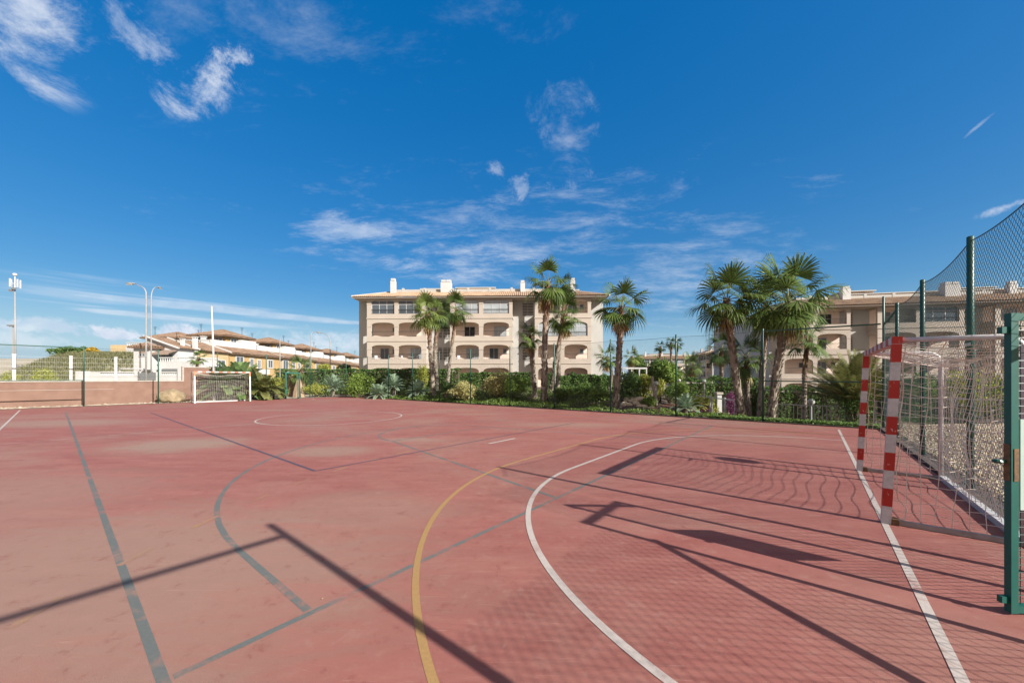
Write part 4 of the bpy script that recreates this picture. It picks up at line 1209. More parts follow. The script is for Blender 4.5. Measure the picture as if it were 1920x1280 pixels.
def feather(mb, mbs, o, d, L_, droop, rg, nl=34, ll=.4, vee=.5, wid=.018):
    """one pinnate frond"""
    o, t = Vector(o), Vector(d).normalized(); n = 10; step = L_/n; pts = [o]
    for i in range(n):
        t = (t+Vector((0, 0, -droop*(.05+.10*i/n)))).normalized(); pts.append(pts[-1]+t*step)
    mbs.tube(pts, [.02*(1-.8*i/n)*L_/2 for i in range(n+1)], 4, False)
    for k in range(nl):
        f = .12+.86*k/nl; s = f*n; i = min(int(s), n-1); p = pts[i].lerp(pts[i+1], s-i)
        tt = (pts[i+1]-pts[i]).normalized(); sd = tt.cross(Vector((0, 0, 1)))
        if sd.length < .05: sd = Vector((1, 0, 0))
        sd.normalize(); up = sd.cross(tt)
        l = ll*math.sin(PI*(.12+.80*f))**.6*rg.uniform(.85, 1.1)
        for sg in (-1, 1):
            dd = (tt*.75+sd*sg+up*vee+Vector((0, 0, -.1))).normalized(); q = p+dd*l*.6; e = q+(dd+Vector((0, 0, -.4))).normalized()*l*.4
            w = dd.cross(up).normalized()*wid
            mb.add([p-w*.5, p+w*.5, q+w, q-w, e], [(0, 1, 2, 3), (3, 2, 4)])
def feather_plant(name, label, cat, px, Y, nf, L_, mat, seed, lo=5, hi=85, droop=1.0, nl=34, ll=.4, trunk=.3, tr=.2, wid=.018, group=None, z0=None, off=(0, 0)):
    rg = random.Random(seed+500); x = PX(px, Y); z0 = gz1(x, Y) if z0 is None else z0
    T = thing(name, label, cat, (x, Y, z0), 0, group)
    if trunk > .05: palm_trunk(T, [(0, 0, -.1), (off[0]*.5, off[1]*.5, trunk*.5), (off[0], off[1], trunk)], tr, tr*.9, seed, max(.5, tr/.2))
    a, b = MB(), MB()
    for i in range(nf):
        el = R(lo+(hi-lo)*(1-(i+.5)/nf)+rg.uniform(-6, 6)); az = i*2.39996+rg.uniform(-.3, .3)
        d = Vector((math.cos(az)*math.cos(el), math.sin(az)*math.cos(el), math.sin(el)))
        feather(a, b, (off[0]+d.x*.06, off[1]+d.y*.06, trunk), d, L_*rg.uniform(.8, 1.1), droop, rg, nl, ll, .45, wid)
    a.build('crown', M[mat], T); b.build('leaf_stalks', M['petiole'], T)
    return T
FP = feather_plant
FP('date_palm', 'bushy date palm with golden feather leaves behind the near goal', 'palm tree', 1604, 15.2, 84, 2.15, 'date', 1, 22, 88, .5, 46, .36, 1.0, .3, .016)
FP('date_palm', 'arching dark green date palm clump rising behind the far goal', 'palm tree', 448, 28.4, 64, 2.5, 'date_green', 2, 8, 80, 1.15, 40, .5, .6, .28, .03)
FP('date_palm', 'smaller yellow-green date palm at the right of the far goal', 'palm tree', 489, 28.4, 44, 1.9, 'date', 3, -5, 78, 1.3, 34, .45, .5, .25, .028)
FP('date_palm', 'spreading date palm fronds over the top of the tall pinkish wall', 'palm tree', 420, 27.5, 40, 1.9, 'date_green', 4, 10, 75, 1.1, 34, .45, 1.0, .15, .028)
CY = 'blue-green plants along the side fence'
FP('cycad', 'blue-green spiky plant in front of the hedge, right of the shaggy palm', 'shrub', 624, 33.5, 46, 1.25, 'blue_leaf', 5, 0, 85, .7, 20, .30, .75, .15, .022, CY)
FP('cycad', 'largest blue-green rosette plant below the left balconies of the main block', 'shrub', 737, 30.5, 60, 1.05, 'blue_leaf', 6, -20, 88, .5, 22, .24, .95, .2, .02, CY)
FP('cycad', 'low blue-green plant left of the largest rosette', 'shrub', 712, 29.6, 40, 1.0, 'blue_leaf', 7, -10, 80, .8, 20, .26, .5, .15, .02, CY)
FP('cycad', 'feathery green-grey plant left of the close pair of palms', 'shrub', 784, 28.8, 44, 1.0, 'blue_leaf', 8, -10, 85, .8, 20, .28, .5, .15, .02, CY)
FP('yucca', 'dark spiky plant at the foot of the close pair of palms', 'shrub', 836, 26.2, 50, .85, 'palm_dark', 9, -10, 88, .3, 12, .22, .7, .1, .03)
FP('cycad', 'grey-leaved cycad before the clipped round bush', 'shrub', 1285, 18.3, 36, .75, 'blue_leaf', 10, 0, 85, .8, 20, .22, .25, .1, .016)
FP('yucca', 'small yellow plant by the railing left of the tall cluster', 'shrub', 1306, 18.6, 32, .5, 'shrub_yellow', 11, -20, 85, .9, 12, .16, .5, .05, .02)

def SH(name, label, px, Y, wpx, top, mat, seed, dpx=None, n=2600, leaf=.11, lumps=9, **k):
    w = wpx*Y/F; x = PX(px, Y); h = PZ(top, Y)-gz1(x, Y)
    return shrub(name, label, 'shrub', x, Y, w, min(w, 2.2) if dpx is None else dpx, h, M and mat, n, leaf, seed, None, lumps, **k)
SH('shrub', 'round green shrub at the far corner post of the court', 672, 31.5, 66, 697, 'shrub', 1, None, 3600, .13)
SH('shrub', 'low green shrub right of the shaggy palm by the far gate', 592, 32.8, 50, 717, 'shrub_yellow', 2, None, 2600, .12)
SH('shrub', 'low spreading shrub between the blue-green plants and the far gate rock', 614, 33.6, 60, 722, 'shrub', 3, None, 2200, .12)
SH('shrub', 'yellow-green shrub right of the far goal', 512, 29.6, 46, 706, 'shrub_yellow', 4, None, 3000, .12)
SH('shrub', 'dark shrub under the date palms right of the far goal post', 482, 29.0, 50, 712, 'shrub_dark', 5, None, 2600, .12)
SH('shrub', 'small dark green shrub left of the far gate frame', 528, 30.2, 32, 722, 'shrub_dark', 6, None, 1500, .1)
SH('shrub', 'dark leafy shrub seen through the right half of the far goal net', 445, 29.2, 52, 706, 'shrub_dark', 7, None, 2600, .12)
SH('shrub', 'dry reddish shrub at the foot of the pinkish wall inside the far goal', 384, 27.0, 28, 738, 'orange_tree', 8, None, 500, .08)
SH('shrub', 'pale variegated shrub beside the close pair of palms', 875, 24.9, 66, 711, 'shrub_olive', 9, None, 3600, .11)
SH('shrub', 'largest olive-yellow shrub below the middle of the main block', 928, 24.8, 84, 691, 'shrub_olive', 10, None, 5200, .12, 13)
SH('shrub', 'dense green shrub right of the largest olive-yellow one', 966, 23.8, 72, 703, 'shrub', 11, None, 4600, .11, 11)
SH('shrub', 'bright yellow-topped shrub peeping over the hedge by the close pair of palms', 793, 34.5, 30, 680, 'shrub_yellow', 12, None, 1400, .13)
SH('shrub', 'dark shrub in the shade right of the tallest palm', 1092, 22.5, 54, 716, 'shrub_dark', 13, None, 3000, .1)
SH('shrub', 'leafy green shrub at the foot of the leaning palm', 1058, 21.6, 46, 726, 'ivy', 14, None, 2000, .1)
SH('shrub', 'light green shrub between the dark one and the lone palm', 1122, 20.8, 44, 722, 'shrub', 15, None, 2000, .1)
SH('shrub', 'tall dark shrub right of the lone palm, above the rock pile', 1180, 20.5, 52, 694, 'shrub_dark', 16, None, 4200, .1, 11)
SH('shrub', 'yellow-tipped shrub behind the leaning dead trunk', 1206, 21.2, 44, 699, 'shrub_yellow', 17, None, 3000, .1)
SH('shrub', 'loose green shrub right beside the rock pile', 1217, 19.6, 26, 742, 'shrub', 18, None, 1900, .09)
SH('clipped_shrub', 'tall clipped yellow-green column behind the globe lamp', 1238, 21.5, 22, 706, 'shrub_yellow', 19, .7, 2600, .07, 5, core=0)
SH('clipped_shrub', 'big rounded clipped bush beyond the red path', 1279, 20.6, 44, 714, 'shrub', 20, 1.2, 3600, .08, 7)
SH('clipped_shrub', 'dark clipped bush left of the big rounded one', 1256, 22.0, 26, 716, 'shrub_dark', 21, .9, 2200, .08, 6)
SH('bougainvillea', 'magenta bougainvillea behind the sloping railing', 1371, 20.5, 38, 731, 'bloom', 22, None, 1900, .09)
SH('shrub', 'light green shrub left of the bougainvillea', 1326, 20.3, 42, 741, 'shrub_yellow', 23, None, 1500, .09)
SH('shrub', 'dusky purple shrub behind the railing', 1318, 19.0, 34, 754, 'bloom', 24, None, 600, .07)
SH('shrub', 'dark shrub beneath the date palm behind the near goal', 1606, 14.9, 84, 712, 'shrub_dark', 25, None, 2600, .09)
SH('tree_mass', 'dense green tree between the main block and the distant blocks', 1232, 46, 62, 672, 'shrub_dark', 26, 4, 4200, .28)
SH('tree_mass', 'second dense green tree behind the three thin palms', 1264, 44, 44, 676, 'shrub', 27, 4, 3600, .28)
SH('tree_mass', 'dark treetop right beside the main block above the pergola', 1198, 47, 40, 668, 'shrub_dark', 28, 4, 2600, .28)
SH('shrub', 'pale yellow plant seen through the near goal net', 1800, 14.8, 120, 687, 'shrub_yellow', 29, 1.4, 2400, .08)
SH('shrub', 'green leafy shrub seen through the far half of the near goal net', 1722, 16, 100, 690, 'shrub', 30, 1.4, 2400, .09)
SH('shrub', 'low green plants along the pickets behind the near goal', 1720, 14.2, 150, 776, 'ivy', 31, .7, 1600, .07)
SH('shrub', 'green shrub behind the open gate leaf', 1930, 13.4, 130, 690, 'shrub_yellow', 32, 1.3, 2200, .08)
SH('shrub', 'pale green bush behind the mesh fence at the far left', 22, 27, 70, 690, 'shrub_yellow', 33, 2.0, 1600, .1)
SH('shrub', 'flattish green bush behind the mesh fence, right of its first post', 82, 28, 62, 688, 'shrub_yellow', 34, 2.0, 1800, .1)
# trees behind the grassy bank
def tree(label, px, Y, wpx, top, bot, mat, seed, n=3000, leaf=.25):
    x = PX(px, Y); z0 = gz1(x, Y); rs_ = np.random.RandomState(seed); w = wpx*Y/F; zt = PZ(top, Y)-z0; zb = max(.4, PZ(bot, Y)-z0)
    T = thing('tree', label, 'tree', (x, Y, z0), 0)
    bl = [((rs_.rand()-.5)*w*.7, (rs_.rand()-.5)*w*.5, zb+(zt-zb)*(.35+.5*rs_.rand()), w*.26*(.6+.6*rs_.rand()), w*.24, (zt-zb)*.28) for _ in range(10)]
    P, N = blob_points(n, bl, rs_); mb = MB(); mb.quads(leaf_quads(P, N, leaf, rs_, .5)); mb.build('crown', M[mat], T)
    mb = MB(); mb.tube([(0, 0, -.3), (.1, 0, zb*.6), (0, 0, zb+(zt-zb)*.5)], [.25, .18, .08], 8)
    for b in bl[:5]: mb.tube([(0, 0, zb*.8), (b[0]*.5, b[1]*.5, (zb+b[2])/2), b[:3]], [.1, .06, .03], 5)
    mb.build('trunk', M['bark'], T); return T
tree('bushy green treetop on the left above the grassy bank', 118, 56, 38, 648, 668, 'shrub_dark', 1)
tree('dark green treetop behind the green fence post on the left', 152, 58, 22, 650, 668, 'shrub_dark', 2, 2200)
tree('golden-leaved treetop beside the dark one on the left', 170, 57, 24, 652, 668, 'orange_tree', 3, 2400)
tree('low green treetop near the blank ochre gable', 196, 60, 16, 660, 672, 'shrub_dark', 4, 1400)
tree('round dark tree between the last townhouses and the main block', 650, 62, 30, 683, 706, 'shrub_dark', 5, 2600)
tree('yellowish small tree over the hedge in front of the townhouses', 608, 44, 26, 683, 705, 'shrub_yellow', 6, 1400, .2)

# hedges
hedge('long clipped dark hedge in front of the townhouses and left half of the main block', (PX(520, 38), 38), (PX(862, 36), 36), 1.2, .1, PZ(692.5, 37)-.1, 'hedge', 17000, .17, 1)
hedge('dark clipped hedge in front of the middle of the main block', (PX(846, 38), 38.2), (PX(1000, 36), 37), 1.2, .1, PZ(699, 37)-.1, 'hedge', 8000, .17, 2)
hedge('ragged dark hedge in front of the right end of the main block', (PX(1030, 30), 31), (PX(1165, 30), 30), 1.2, .1, PZ(704, 30)-.1, 'hedge', 8000, .15, 3, .35)
hedge('tall dark hedge behind the globe lamp on the right of the path', (PX(1292, 26), 26.5), (PX(1425, 26), 26), 1.4, -1.5, PZ(711, 26)+1.5, 'hedge', 9000, .14, 4, .25)
hedge('dark hedge below the right apartment block', (PX(1440, 24), 25), (PX(1660, 24), 22.5), 1.3, -1.5, PZ(728, 24)+1.5, 'hedge', 9000, .13, 5, .2)
hedge('hedge beyond the gravel behind the near goal', (PX(1640, 17), 17), (PX(2010, 15), 15), 1.0, 0, PZ(712, 16), 'shrub_dark', 6000, .11, 6, .2)

# ground cover along the side fence
rs_ = np.random.RandomState(21)
n = 34000
b = 2.0+25*rs_.rand(n); a = 16.65+(4.4+2.6*(b < 15))*rs_.rand(n)**1.35
keep = ((b > 6.2) | (a < 17.5)) & ((a < 19.5) | (b > 7.5)) & ~((b > 5.4) & (b < 8.3) & (a > 17.05) & (a < 20))
a, b = a[keep], b[keep]
xy = np.stack([AX*a-AY*b, AY*a+AX*b], 1)
hh = .08+.34*(.5+.5*np.sin(a*2.2+b*.9)*np.sin(b*1.7+1))*np.minimum(1, (a-16.5)*1.4)
z = gz(xy[:, 0], xy[:, 1])+hh*rs_.rand(len(a))**.4
N = np.tile(np.array([.15, -.45, 1.0]), (len(a), 1))
mb = MB(); mb.quads(leaf_quads(np.column_stack([xy, z]), N, .10, rs_, .7, .7))
tag(mb.build('ground_cover', M['ivy']), 'bright green creeping ground cover along the side fence', 'ground cover', kind='stuff')
n = 5000
b = -1.7+5*rs_.rand(n); a = 16.62+.5*rs_.rand(n)
xy = np.stack([AX*a-AY*b, AY*a+AX*b], 1); z = gz(xy[:, 0], xy[:, 1])+.16*rs_.rand(n)
mb = MB(); mb.quads(leaf_quads(np.column_stack([xy, z]), np.tile(np.array([0, -.5, 1.0]), (n, 1)), .07, rs_, .7, .7))
tag(mb.build('ground_cover', M['shrub_dark']), 'narrow dark green strip of creepers at the foot of the fence below the tall cluster', 'ground cover', kind='stuff')
n = 26000                                           # grass on the bank
X = -68+18*rs_.rand(n); Yy = 36+19*rs_.rand(n)
hh = .25+.35*rs_.rand(n); an = rs_.rand(n)*6.28
z = gz(X, Yy); dx, dy = np.cos(an)*.05, np.sin(an)*.05; lx, ly = .18*rs_.normal(size=n), .18*rs_.normal(size=n)
V4 = np.stack([np.stack([X-dx, Yy-dy, z-.03], 1), np.stack([X+dx, Yy+dy, z-.03], 1), np.stack([X+lx+dx*.2, Yy+ly+dy*.2, z+hh], 1), np.stack([X+lx-dx*.2, Yy+ly-dy*.2, z+hh], 1)], 1)
mb = MB(); mb.quads(V4); tag(mb.build('grass', M['grass']), 'long dry grass on the bank behind the white mesh fence', 'grass', kind='stuff')

# ================================================================== rocks
def rock(mb, c, r, rs_, sub=2, squash=(1, 1, .75)):
    import bmesh
    bm = bmesh.new(); bmesh.ops.create_icosphere(bm, subdivisions=sub, radius=1)
    cuts = [(unit(rs_.normal(size=3)), .62+.3*rs_.rand()) for _ in range(9)]
    vs = []
    for v in bm.verts:
        p = np.array(v.co)
        for nrm, dd in cuts:
            k = p.dot(nrm)
            if k > dd: p = p-nrm*(k-dd)*.85
        p = p*(1+.06*math.sin(p[0]*9+c[0])*math.cos(p[1]*8+p[2]*7))
        vs.append(tuple(np.array(c)+p*r*np.array(squash)))
    fs = [tuple(v.index for v in f.verts) for f in bm.faces]; bm.free()
    mb.add(vs, fs)
rsr = np.random.RandomState(9)
x, y = PX(322, 25), 25.0
o = thing('boulder', 'large tan limestone boulder beside the far goal', 'rock', (x, y, 0)); mb = MB(); rock(mb, (0, 0, .36), 1.0, rsr, 4, (.84, .6, .56)); mb.build('rock', M['rock'], o, None, True)
x, y = PX(543, 33.2), 33.4
o = thing('standing_rock', 'tall tan sandstone block seen through the far gate frame', 'rock', (x, y, 0)); mb = MB(); rock(mb, (0, 0, .8), 1.0, rsr, 4, (.42, .38, 1.25)); mb.build('rock', M['pink_rock'], o, None, True)
x, y = PX(560, 32.4), 32.4
o = thing('standing_rock', 'pointed tan sandstone slab just right of the far gate frame', 'rock', (x, y, 0))
mb = MB(); mb.lathe([(.52, -.1), (.46, .4), (.33, .9), (.19, 1.4), (.06, 1.75)], 9); mb.build('rock', M['pink_rock'], o)
RK = [(1178, 766, 13), (1193, 757, 11), (1207, 767, 12), (1184, 752, 9), (1200, 749, 9), (1172, 757, 10), (1214, 757, 9), (1196, 770, 15), (1166, 770, 9), (1211, 775, 9), (1188, 763, 9), (1203, 760, 8)]
lab = ['left big rock', 'central rock', 'right rock', 'upper left rock', 'topmost rock', 'leftmost upper rock', 'upper right rock', 'largest front rock', 'leftmost low rock', 'low right front rock', 'small wedge rock', 'small upper rock']
for i, (px, py, wp) in enumerate(RK):
    Y = 18.9+(775-py)*.045; r = wp*Y/F*.62; xx, zz = PX(px, Y), PZ(py, Y)
    o = thing('rock', lab[i]+' in the pale limestone pile right of the lone palm', 'rock', (xx, Y, zz-r*.8), 0, 'pale rocks piled right of the lone palm')
    mb = MB(); rock(mb, (0, 0, r*.8), r, rsr, 2, (1.1, .9, .8)); mb.build('stone', M['pale_rock'], o)
for px, py in ((1174, 772), (1186, 774), (1206, 772), (1219, 768), (1161, 766), (1190, 750), (1180, 760), (1209, 763), (1168, 760), (1198, 763), (1213, 772), (1180, 768)):
    Y = 18.8+(775-py)*.045; r = (.14+.07*rsr.rand()); xx, zz = PX(px, Y), PZ(py, Y)
    o = thing('rock', 'small pale stone filling the limestone pile right of the lone palm', 'rock', (xx, Y, zz-r*.8), 0, 'small stones of the limestone pile')
    mb = MB(); rock(mb, (0, 0, r*.8), r, rsr, 2, (1.1, .9, .8)); mb.build('stone', M['pale_rock'], o)
# earth under the pile
mb = MB(); rock(mb, (0, 0, 0), 1.0, rsr, 3, (.62, .3, .3)); o = mb.build('earth_mound', M['pale_rock'], None, (PX(1192, 20.1), 20.2, gz1(PX(1192, 20.1), 20.2)+.05)); tag(o, kind='structure')

# leaning dead trunk
Y = 19.6; x0 = PX(1231, Y)
o = thing('dead_trunk', 'pale leaning dead trunk stub beside the globe lamp', 'tree stump', (x0, Y, gz1(x0, Y)))
mb = MB(); mb.tube([(0, 0, -.1), (-.06, 0, .5), (-.17, 0, 1.0), (-.22, 0, 1.6)], [.12, .085, .07, .06], 10); mb.build('trunk', M['pale_bark'], o, None, True)

# ================================================================== lamps, poles, railings
def globe_lamp(label, px, Y, pyc, rad=.19, x=None, z0=None, zc=None):
    x = PX(px, Y) if x is None else x; z0 = gz1(x, Y) if z0 is None else z0; zc = PZ(pyc, Y) if zc is None else zc
    T = thing('globe_lamp', label, 'lamp post', (x, Y, z0), 0, 'globe lamps in the garden')
    h = zc-z0
    mb = MB(); mb.lathe([(.07, 0), (.07, .25), (.035, .3), (.03, h-rad*1.05), (.06, h-rad*1.05), (.07, h-rad*.9)], 10); mb.build('post', M['white_metal'], T)
    mb = MB(); mb.lathe([(max(.002, rad*math.sin(PI*i/12)), -rad*math.cos(PI*i/12)) for i in range(13)], 18, (0, 0, h)); mb.build('globe', M['globe'], T, None, True)
globe_lamp('white globe lamp beside the leaning dead trunk', 1231, 20.0, 718.5, .115)
globe_lamp('small globe lamp half hidden behind the fence post, above the rounded bush', 1274, 30, 713, .11)
globe_lamp('tiny globe lamp under the distant apartment block', 1288, 36, 711, .09)
globe_lamp('white globe lamp in front of the tall dark hedge', 1320.5, 22, 714.5, .115)
globe_lamp('low globe lamp just above the white picket fence', 1521, 17.6, 753, .14)
lp = W(8.54, -4.25)
globe_lamp('globe lamp beyond the gravel outside the right edge of the view', 0, lp.y, 0, .21, lp.x, 0, 3.17)

def street_lamp(label, px, Y, top_py, arm_dir, arm=1.9, group=None, r=.075, bend=.9, rise=.25):
    x = PX(px, Y); z0 = gz1(x, Y); h = PZ(top_py, Y)-z0
    T = thing('street_lamp', label, 'street lamp', (x, Y, z0), 0, group)
    d = Vector((arm_dir[0], arm_dir[1], 0)).normalized()
    pts = [Vector((0, 0, 0)), Vector((0, 0, h*.5)), Vector((0, 0, h-bend))]
    for k in range(1, 9):
        an = k/8*R(80); pts.append(Vector((0, 0, h-bend))+d*(bend*(1-math.cos(an)))+Vector((0, 0, bend*math.sin(an))))
    pts.append(pts[-1]+d*(arm-bend)+Vector((0, 0, rise)))
    n = len(pts); rad = [r*(1-.55*i/(n-1)) for i in range(n)]; rad[0] = rad[1] = r
    mb = MB(); mb.tube(pts, rad, 10); mb.build('pole', M['steel'], T, None, True)
    e = pts[-1]; s = d.cross(Vector((0, 0, 1)))
    mb = MB(); prof = [(0, .05), (.15, .10), (.4, .15), (.65, .14), (.8, .07)]
    rings = []
    for t, w in prof:
        c = e+d*t
        rings.append([c+s*w*math.cos(2*PI*k/10)+Vector((0, 0, w*.62*math.sin(2*PI*k/10)+.02)) for k in range(10)])
    vs = [p for rg_ in rings for p in rg_]
    fs = [(i*10+k, i*10+(k+1) % 10, (i+1)*10+(k+1) % 10, (i+1)*10+k) for i in range(4) for k in range(10)] + [tuple(range(9, -1, -1)), tuple(range(40, 50))]
    mb.add(vs, fs); hd = mb.build('lamp_head', M['lamp_head'], T, None, True)
    mb = MB(); mb.box(-.26, .26, -.1, .1, -.03, 0); l = mb.build('lens', M['globe'], hd, e+d*.5+Vector((0, 0, -.055))); l.rotation_euler = (0, 0, math.atan2(d.y, d.x))
    return T
SG = 'grey street lamps beyond the court'
street_lamp('tall grey street lamp with its head reaching out to the left', 274, 33, 536, (-1, .05), 1.15, SG, .065, .7, .22)
street_lamp('slimmer grey street lamp curving away beside the tall one', 283.5, 39, 533, (-.42, .9), 1.9, SG, .06, 1.5, .1)
street_lamp('curved street lamp between the townhouses and the main block', 619, 60, 624, (-1, .1), 1.7, SG, .075, 1.4, .05)
street_lamp('thin distant street lamp left of the curved one', 583, 66, 621, (.15, 1), 1.6, SG, .07, .8, .1)
def pole(label, pts_px, Y, r, mat, name='pole', cat='pole'):
    x0 = PX(pts_px[0][0], Y); z0 = gz1(x0, Y)
    T = thing(name, label, cat, (x0, Y, z0))
    P = [(0, 0, -.2)]+[(PX(px, Y)-x0, 0, PZ(py, Y)-z0) for px, py in pts_px[1:]]
    mb = MB(); mb.tube(P, [r]+[r*.8]*(len(P)-2)+[r*.55], 10); mb.build('shaft', M[mat], T, None, True)
    mb = MB(); mb.lathe([(r*.9, 0), (r*.9, .05), (.01, .09)], 10, P[-1]); mb.build('cap', M[mat], T)
    mb = MB(); mb.lathe([(r*2.0, -.05), (r*2.0, .03), (r*1.2, .06)], 12); mb.build('base_plate', M['steel'], T)
    return T
pole('tall white flagpole without a flag behind the far goal', [(401, 748), (400, 660), (397, 576)], 27.2, .08, 'white_metal', 'flagpole', 'flagpole')
pole('thin grey pole beside the far gate frame', [(525, 748), (525, 690), (525, 636)], 36, .055, 'steel')
# telecom mast
x, Y = PX(28, 62), 62.0; z0 = gz1(x, Y)
T = thing('telecom_mast', 'tall telecom mast with antenna panels at the far left', 'mast', (x, Y, z0)); h = PZ(543, Y)-z0
mb = MB(); mb.tube([(0, 0, -.3), (.05, 0, h*.5), (0, 0, h)], [.15, .11, .08], 10); mb.build('mast', M['steel'], T, None, True)
mb = MB()
for s in (-.35, .35): mb.tube([(s*1.2, .25, 0), (s*.8, .25, h)], .045, 6) if s < 0 else None
for z in np.arange(1, h, 1.6): mb.bar((-.38, .25, z), (.02, .02, z), .04)
mb.build('cable_ladder', M['steel'], T)
for i, (dx, dy) in enumerate(((-.62, 0), (.55, -.1), (.1, .6), (-.1, -.55))):
    mb = MB(); mb.box(dx-.09, dx+.09, dy-.06, dy+.06, h+.35, h+1.75); mb.bar((dx*.2, dy*.2, h+1), (dx, dy, h+1), .05); mb.build('antenna_panel', M['white_metal'], T)
mb = MB(); mb.tube([(0, 0, h), (0, 0, h+2.2)], .08, 8); mb.build('top_tube', M['white_metal'], T)
mb = MB(); mb.lathe([(.02, 0), (.26, .1), (.3, .28), (.2, .45), (.02, .5)], 12, (0, 0, h+2.25)); mb.build('beacon', M['white_metal'], T, None, True)
for k, z in enumerate((h-.25, h+.05)): mb = MB(); mb.box(-.55+.5*k, -.1+.5*k, -.4, -.1, z-.1, z+.25); mb.build('radio_unit', M['grey_metal'], T)
# floodlight pole nearby
x, Y = PX(24.5, 70), 70.0; z0 = gz1(x, Y); T = thing('floodlight_pole', 'short floodlight pole close to the telecom mast', 'lamp post', (x, Y, z0)); h = PZ(612, Y)-z0
mb = MB(); mb.tube([(0, 0, -.2), (0, 0, h)], [.12, .07], 8); mb.bar((-.7, 0, h), (.3, 0, h), .07); mb.build('pole', M['steel'], T)
for dx in (-.6, .2): mb = MB(); mb.box(dx-.22, dx+.22, -.3, .1, h+.05, h+.3); mb.build('floodlight', M['grey_metal'], T)

# white pergola frame
x, Y = PX(1168, 26), 26.0; z0 = gz1(x, Y); T = thing('pergola', 'white flat pergola frame above the shrubs right of the lone palm', 'pergola', (x, Y, z0)); wd = PX(1213, Y)-x; h = PZ(689, Y)-z0
for dx in (.04, wd*.36, wd*.68, wd-.04):
    mb = MB(); mb.box(dx-.04, dx+.04, -.04, .04, -.1, h-.1); mb.build('post', M['white_metal'], T)
mb = MB(); mb.box(0, wd, -.06, .06, h-.098, h+.01); mb.box(0, wd, 1.4, 1.5, h-.05, h+.05); mb.build('beam', M['white_metal'], T)

# picket fence behind the cluster, and the sloping railing
def pickets(label, P, h, step, name='picket_fence', slab=.05, wide=.06, posts=2.0, zf=None):
    o0 = P[0]; z00 = gz1(*o0) if zf is None else zf
    T = thing(name, label, 'fence', (o0[0], o0[1], z00))
    pk, rl = MB(), MB(); ps = []
    for i in range(len(P)-1):
        a, b = Vector((P[i][0]-o0[0], P[i][1]-o0[1], 0)), Vector((P[i+1][0]-o0[0], P[i+1][1]-o0[1], 0))
        if zf is None: a.z, b.z = gz1(*P[i])-z00, gz1(*P[i+1])-z00
        L_ = (b-a).length; n = int(L_/step); u = Vector((0, 0, 1))
        for k in range(n):
            c = a.lerp(b, (k+.5)/n); pk.bar(c+u*.04, c+u*(h-.04), wide, .022, up=(b-a))
        rl.bar(a+u*h, b+u*h, .05, .05); rl.bar(a+u*.10, b+u*.10, .04, .05)
        m_ = max(1, int(L_/posts))
        for k in range(m_+1): ps.append(a.lerp(b, k/m_))
    pk.build('pickets', M['white_metal'], T); rl.build('rail', M['white_metal'], T)
    for c in ps:
        m = MB(); m.lathe([(.035, -.3), (.055, .05), (.035, .35), (.06, .62*h), (.04, h+.02), (.055, h+.05), (.02, h+.08)], 8); m.build('post', M['white_metal'], T, c)
q = lambda px, Y: (PX(px, Y), Y)
pickets('white picket fence behind the tall palm cluster', [q(1448, 16.9), q(1604, 15.4)], .98, .14, wide=.085)
pickets('white picket fence beyond the gravel behind the near goal', [q(1640, 15.4), q(1790, 13.9), q(1980, 12.4)], .85, .13, zf=0)
pickets('white railing with turned posts left of the tall palm cluster', [q(1306, 19.2), q(1388, 17.6)], 1.0, .42, 'railing', .05, .05, .55)
pickets('short white picket gate at the end of the red path', [q(1246, 25), q(1270, 24.5)], .75, .16)
x, Y = PX(1347, 20), 20.0; T = thing('gate_pillar', 'pale square pillar left of the bougainvillea', 'pillar', (x, Y, gz1(x, Y))); h = PZ(735, Y)-gz1(x, Y)
mb = MB(); mb.box(-.12, .12, -.12, .12, -.1, h-.12); mb.build('shaft', M['white_wall'], T); mb = MB(); mb.box(-.17, .17, -.17, .17, h-.118, h); mb.build('cap', M['coping'], T)

# balcony furniture on the main block, each piece its own
def to_main(lx, ly, z): c, s = math.cos(mrot), math.sin(mrot); return (apt.location.x+lx*c-ly*s, apt.location.y+lx*s+ly*c, z)
def chair(label, lx, ly, z, rz):
    T = thing('balcony_chair', label, 'chair', to_main(lx, ly, z), rz, 'white chairs on the balconies')
    m = MB(); m.box(-.26, .26, -.25, .25, .4, .45); m.build('seat', M['plastic'], T)
    m = MB(); m.box(-.26, .26, .22, .27, .46, .95); m.build('backrest', M['plastic'], T)
    for sx in (-.23, .23):
        for sy in (-.22, .22): m = MB(); m.box(sx-.025, sx+.025, sy-.025, sy+.025, 0, .4); m.build('leg', M['plastic'], T)
zf = 3.77
chair('white chair at the left end of the first floor left balcony', 2.2, .9, zf, R(60)); chair('white chair at the right end of the first floor left balcony', 4.3, .85, zf, R(-70))
chair('white chair at the left of the first floor second balcony', 5.8, .9, zf, R(80)); chair('white chair at the right of the first floor second balcony', 7.6, .8, zf, R(-40))
chair('white chair on the first floor third balcony', 13.5, .9, zf, R(50))
T = thing('balcony_table', 'small white table on the first floor second balcony', 'table', to_main(6.8, .75, zf)); m = MB(); m.lathe([(.42, .70), (.42, .74)], 16); m.build('top', M['plastic'], T)
m = MB(); m.lathe([(.25, 0), (.04, .05), (.04, .70)], 10); m.build('leg', M['plastic'], T)

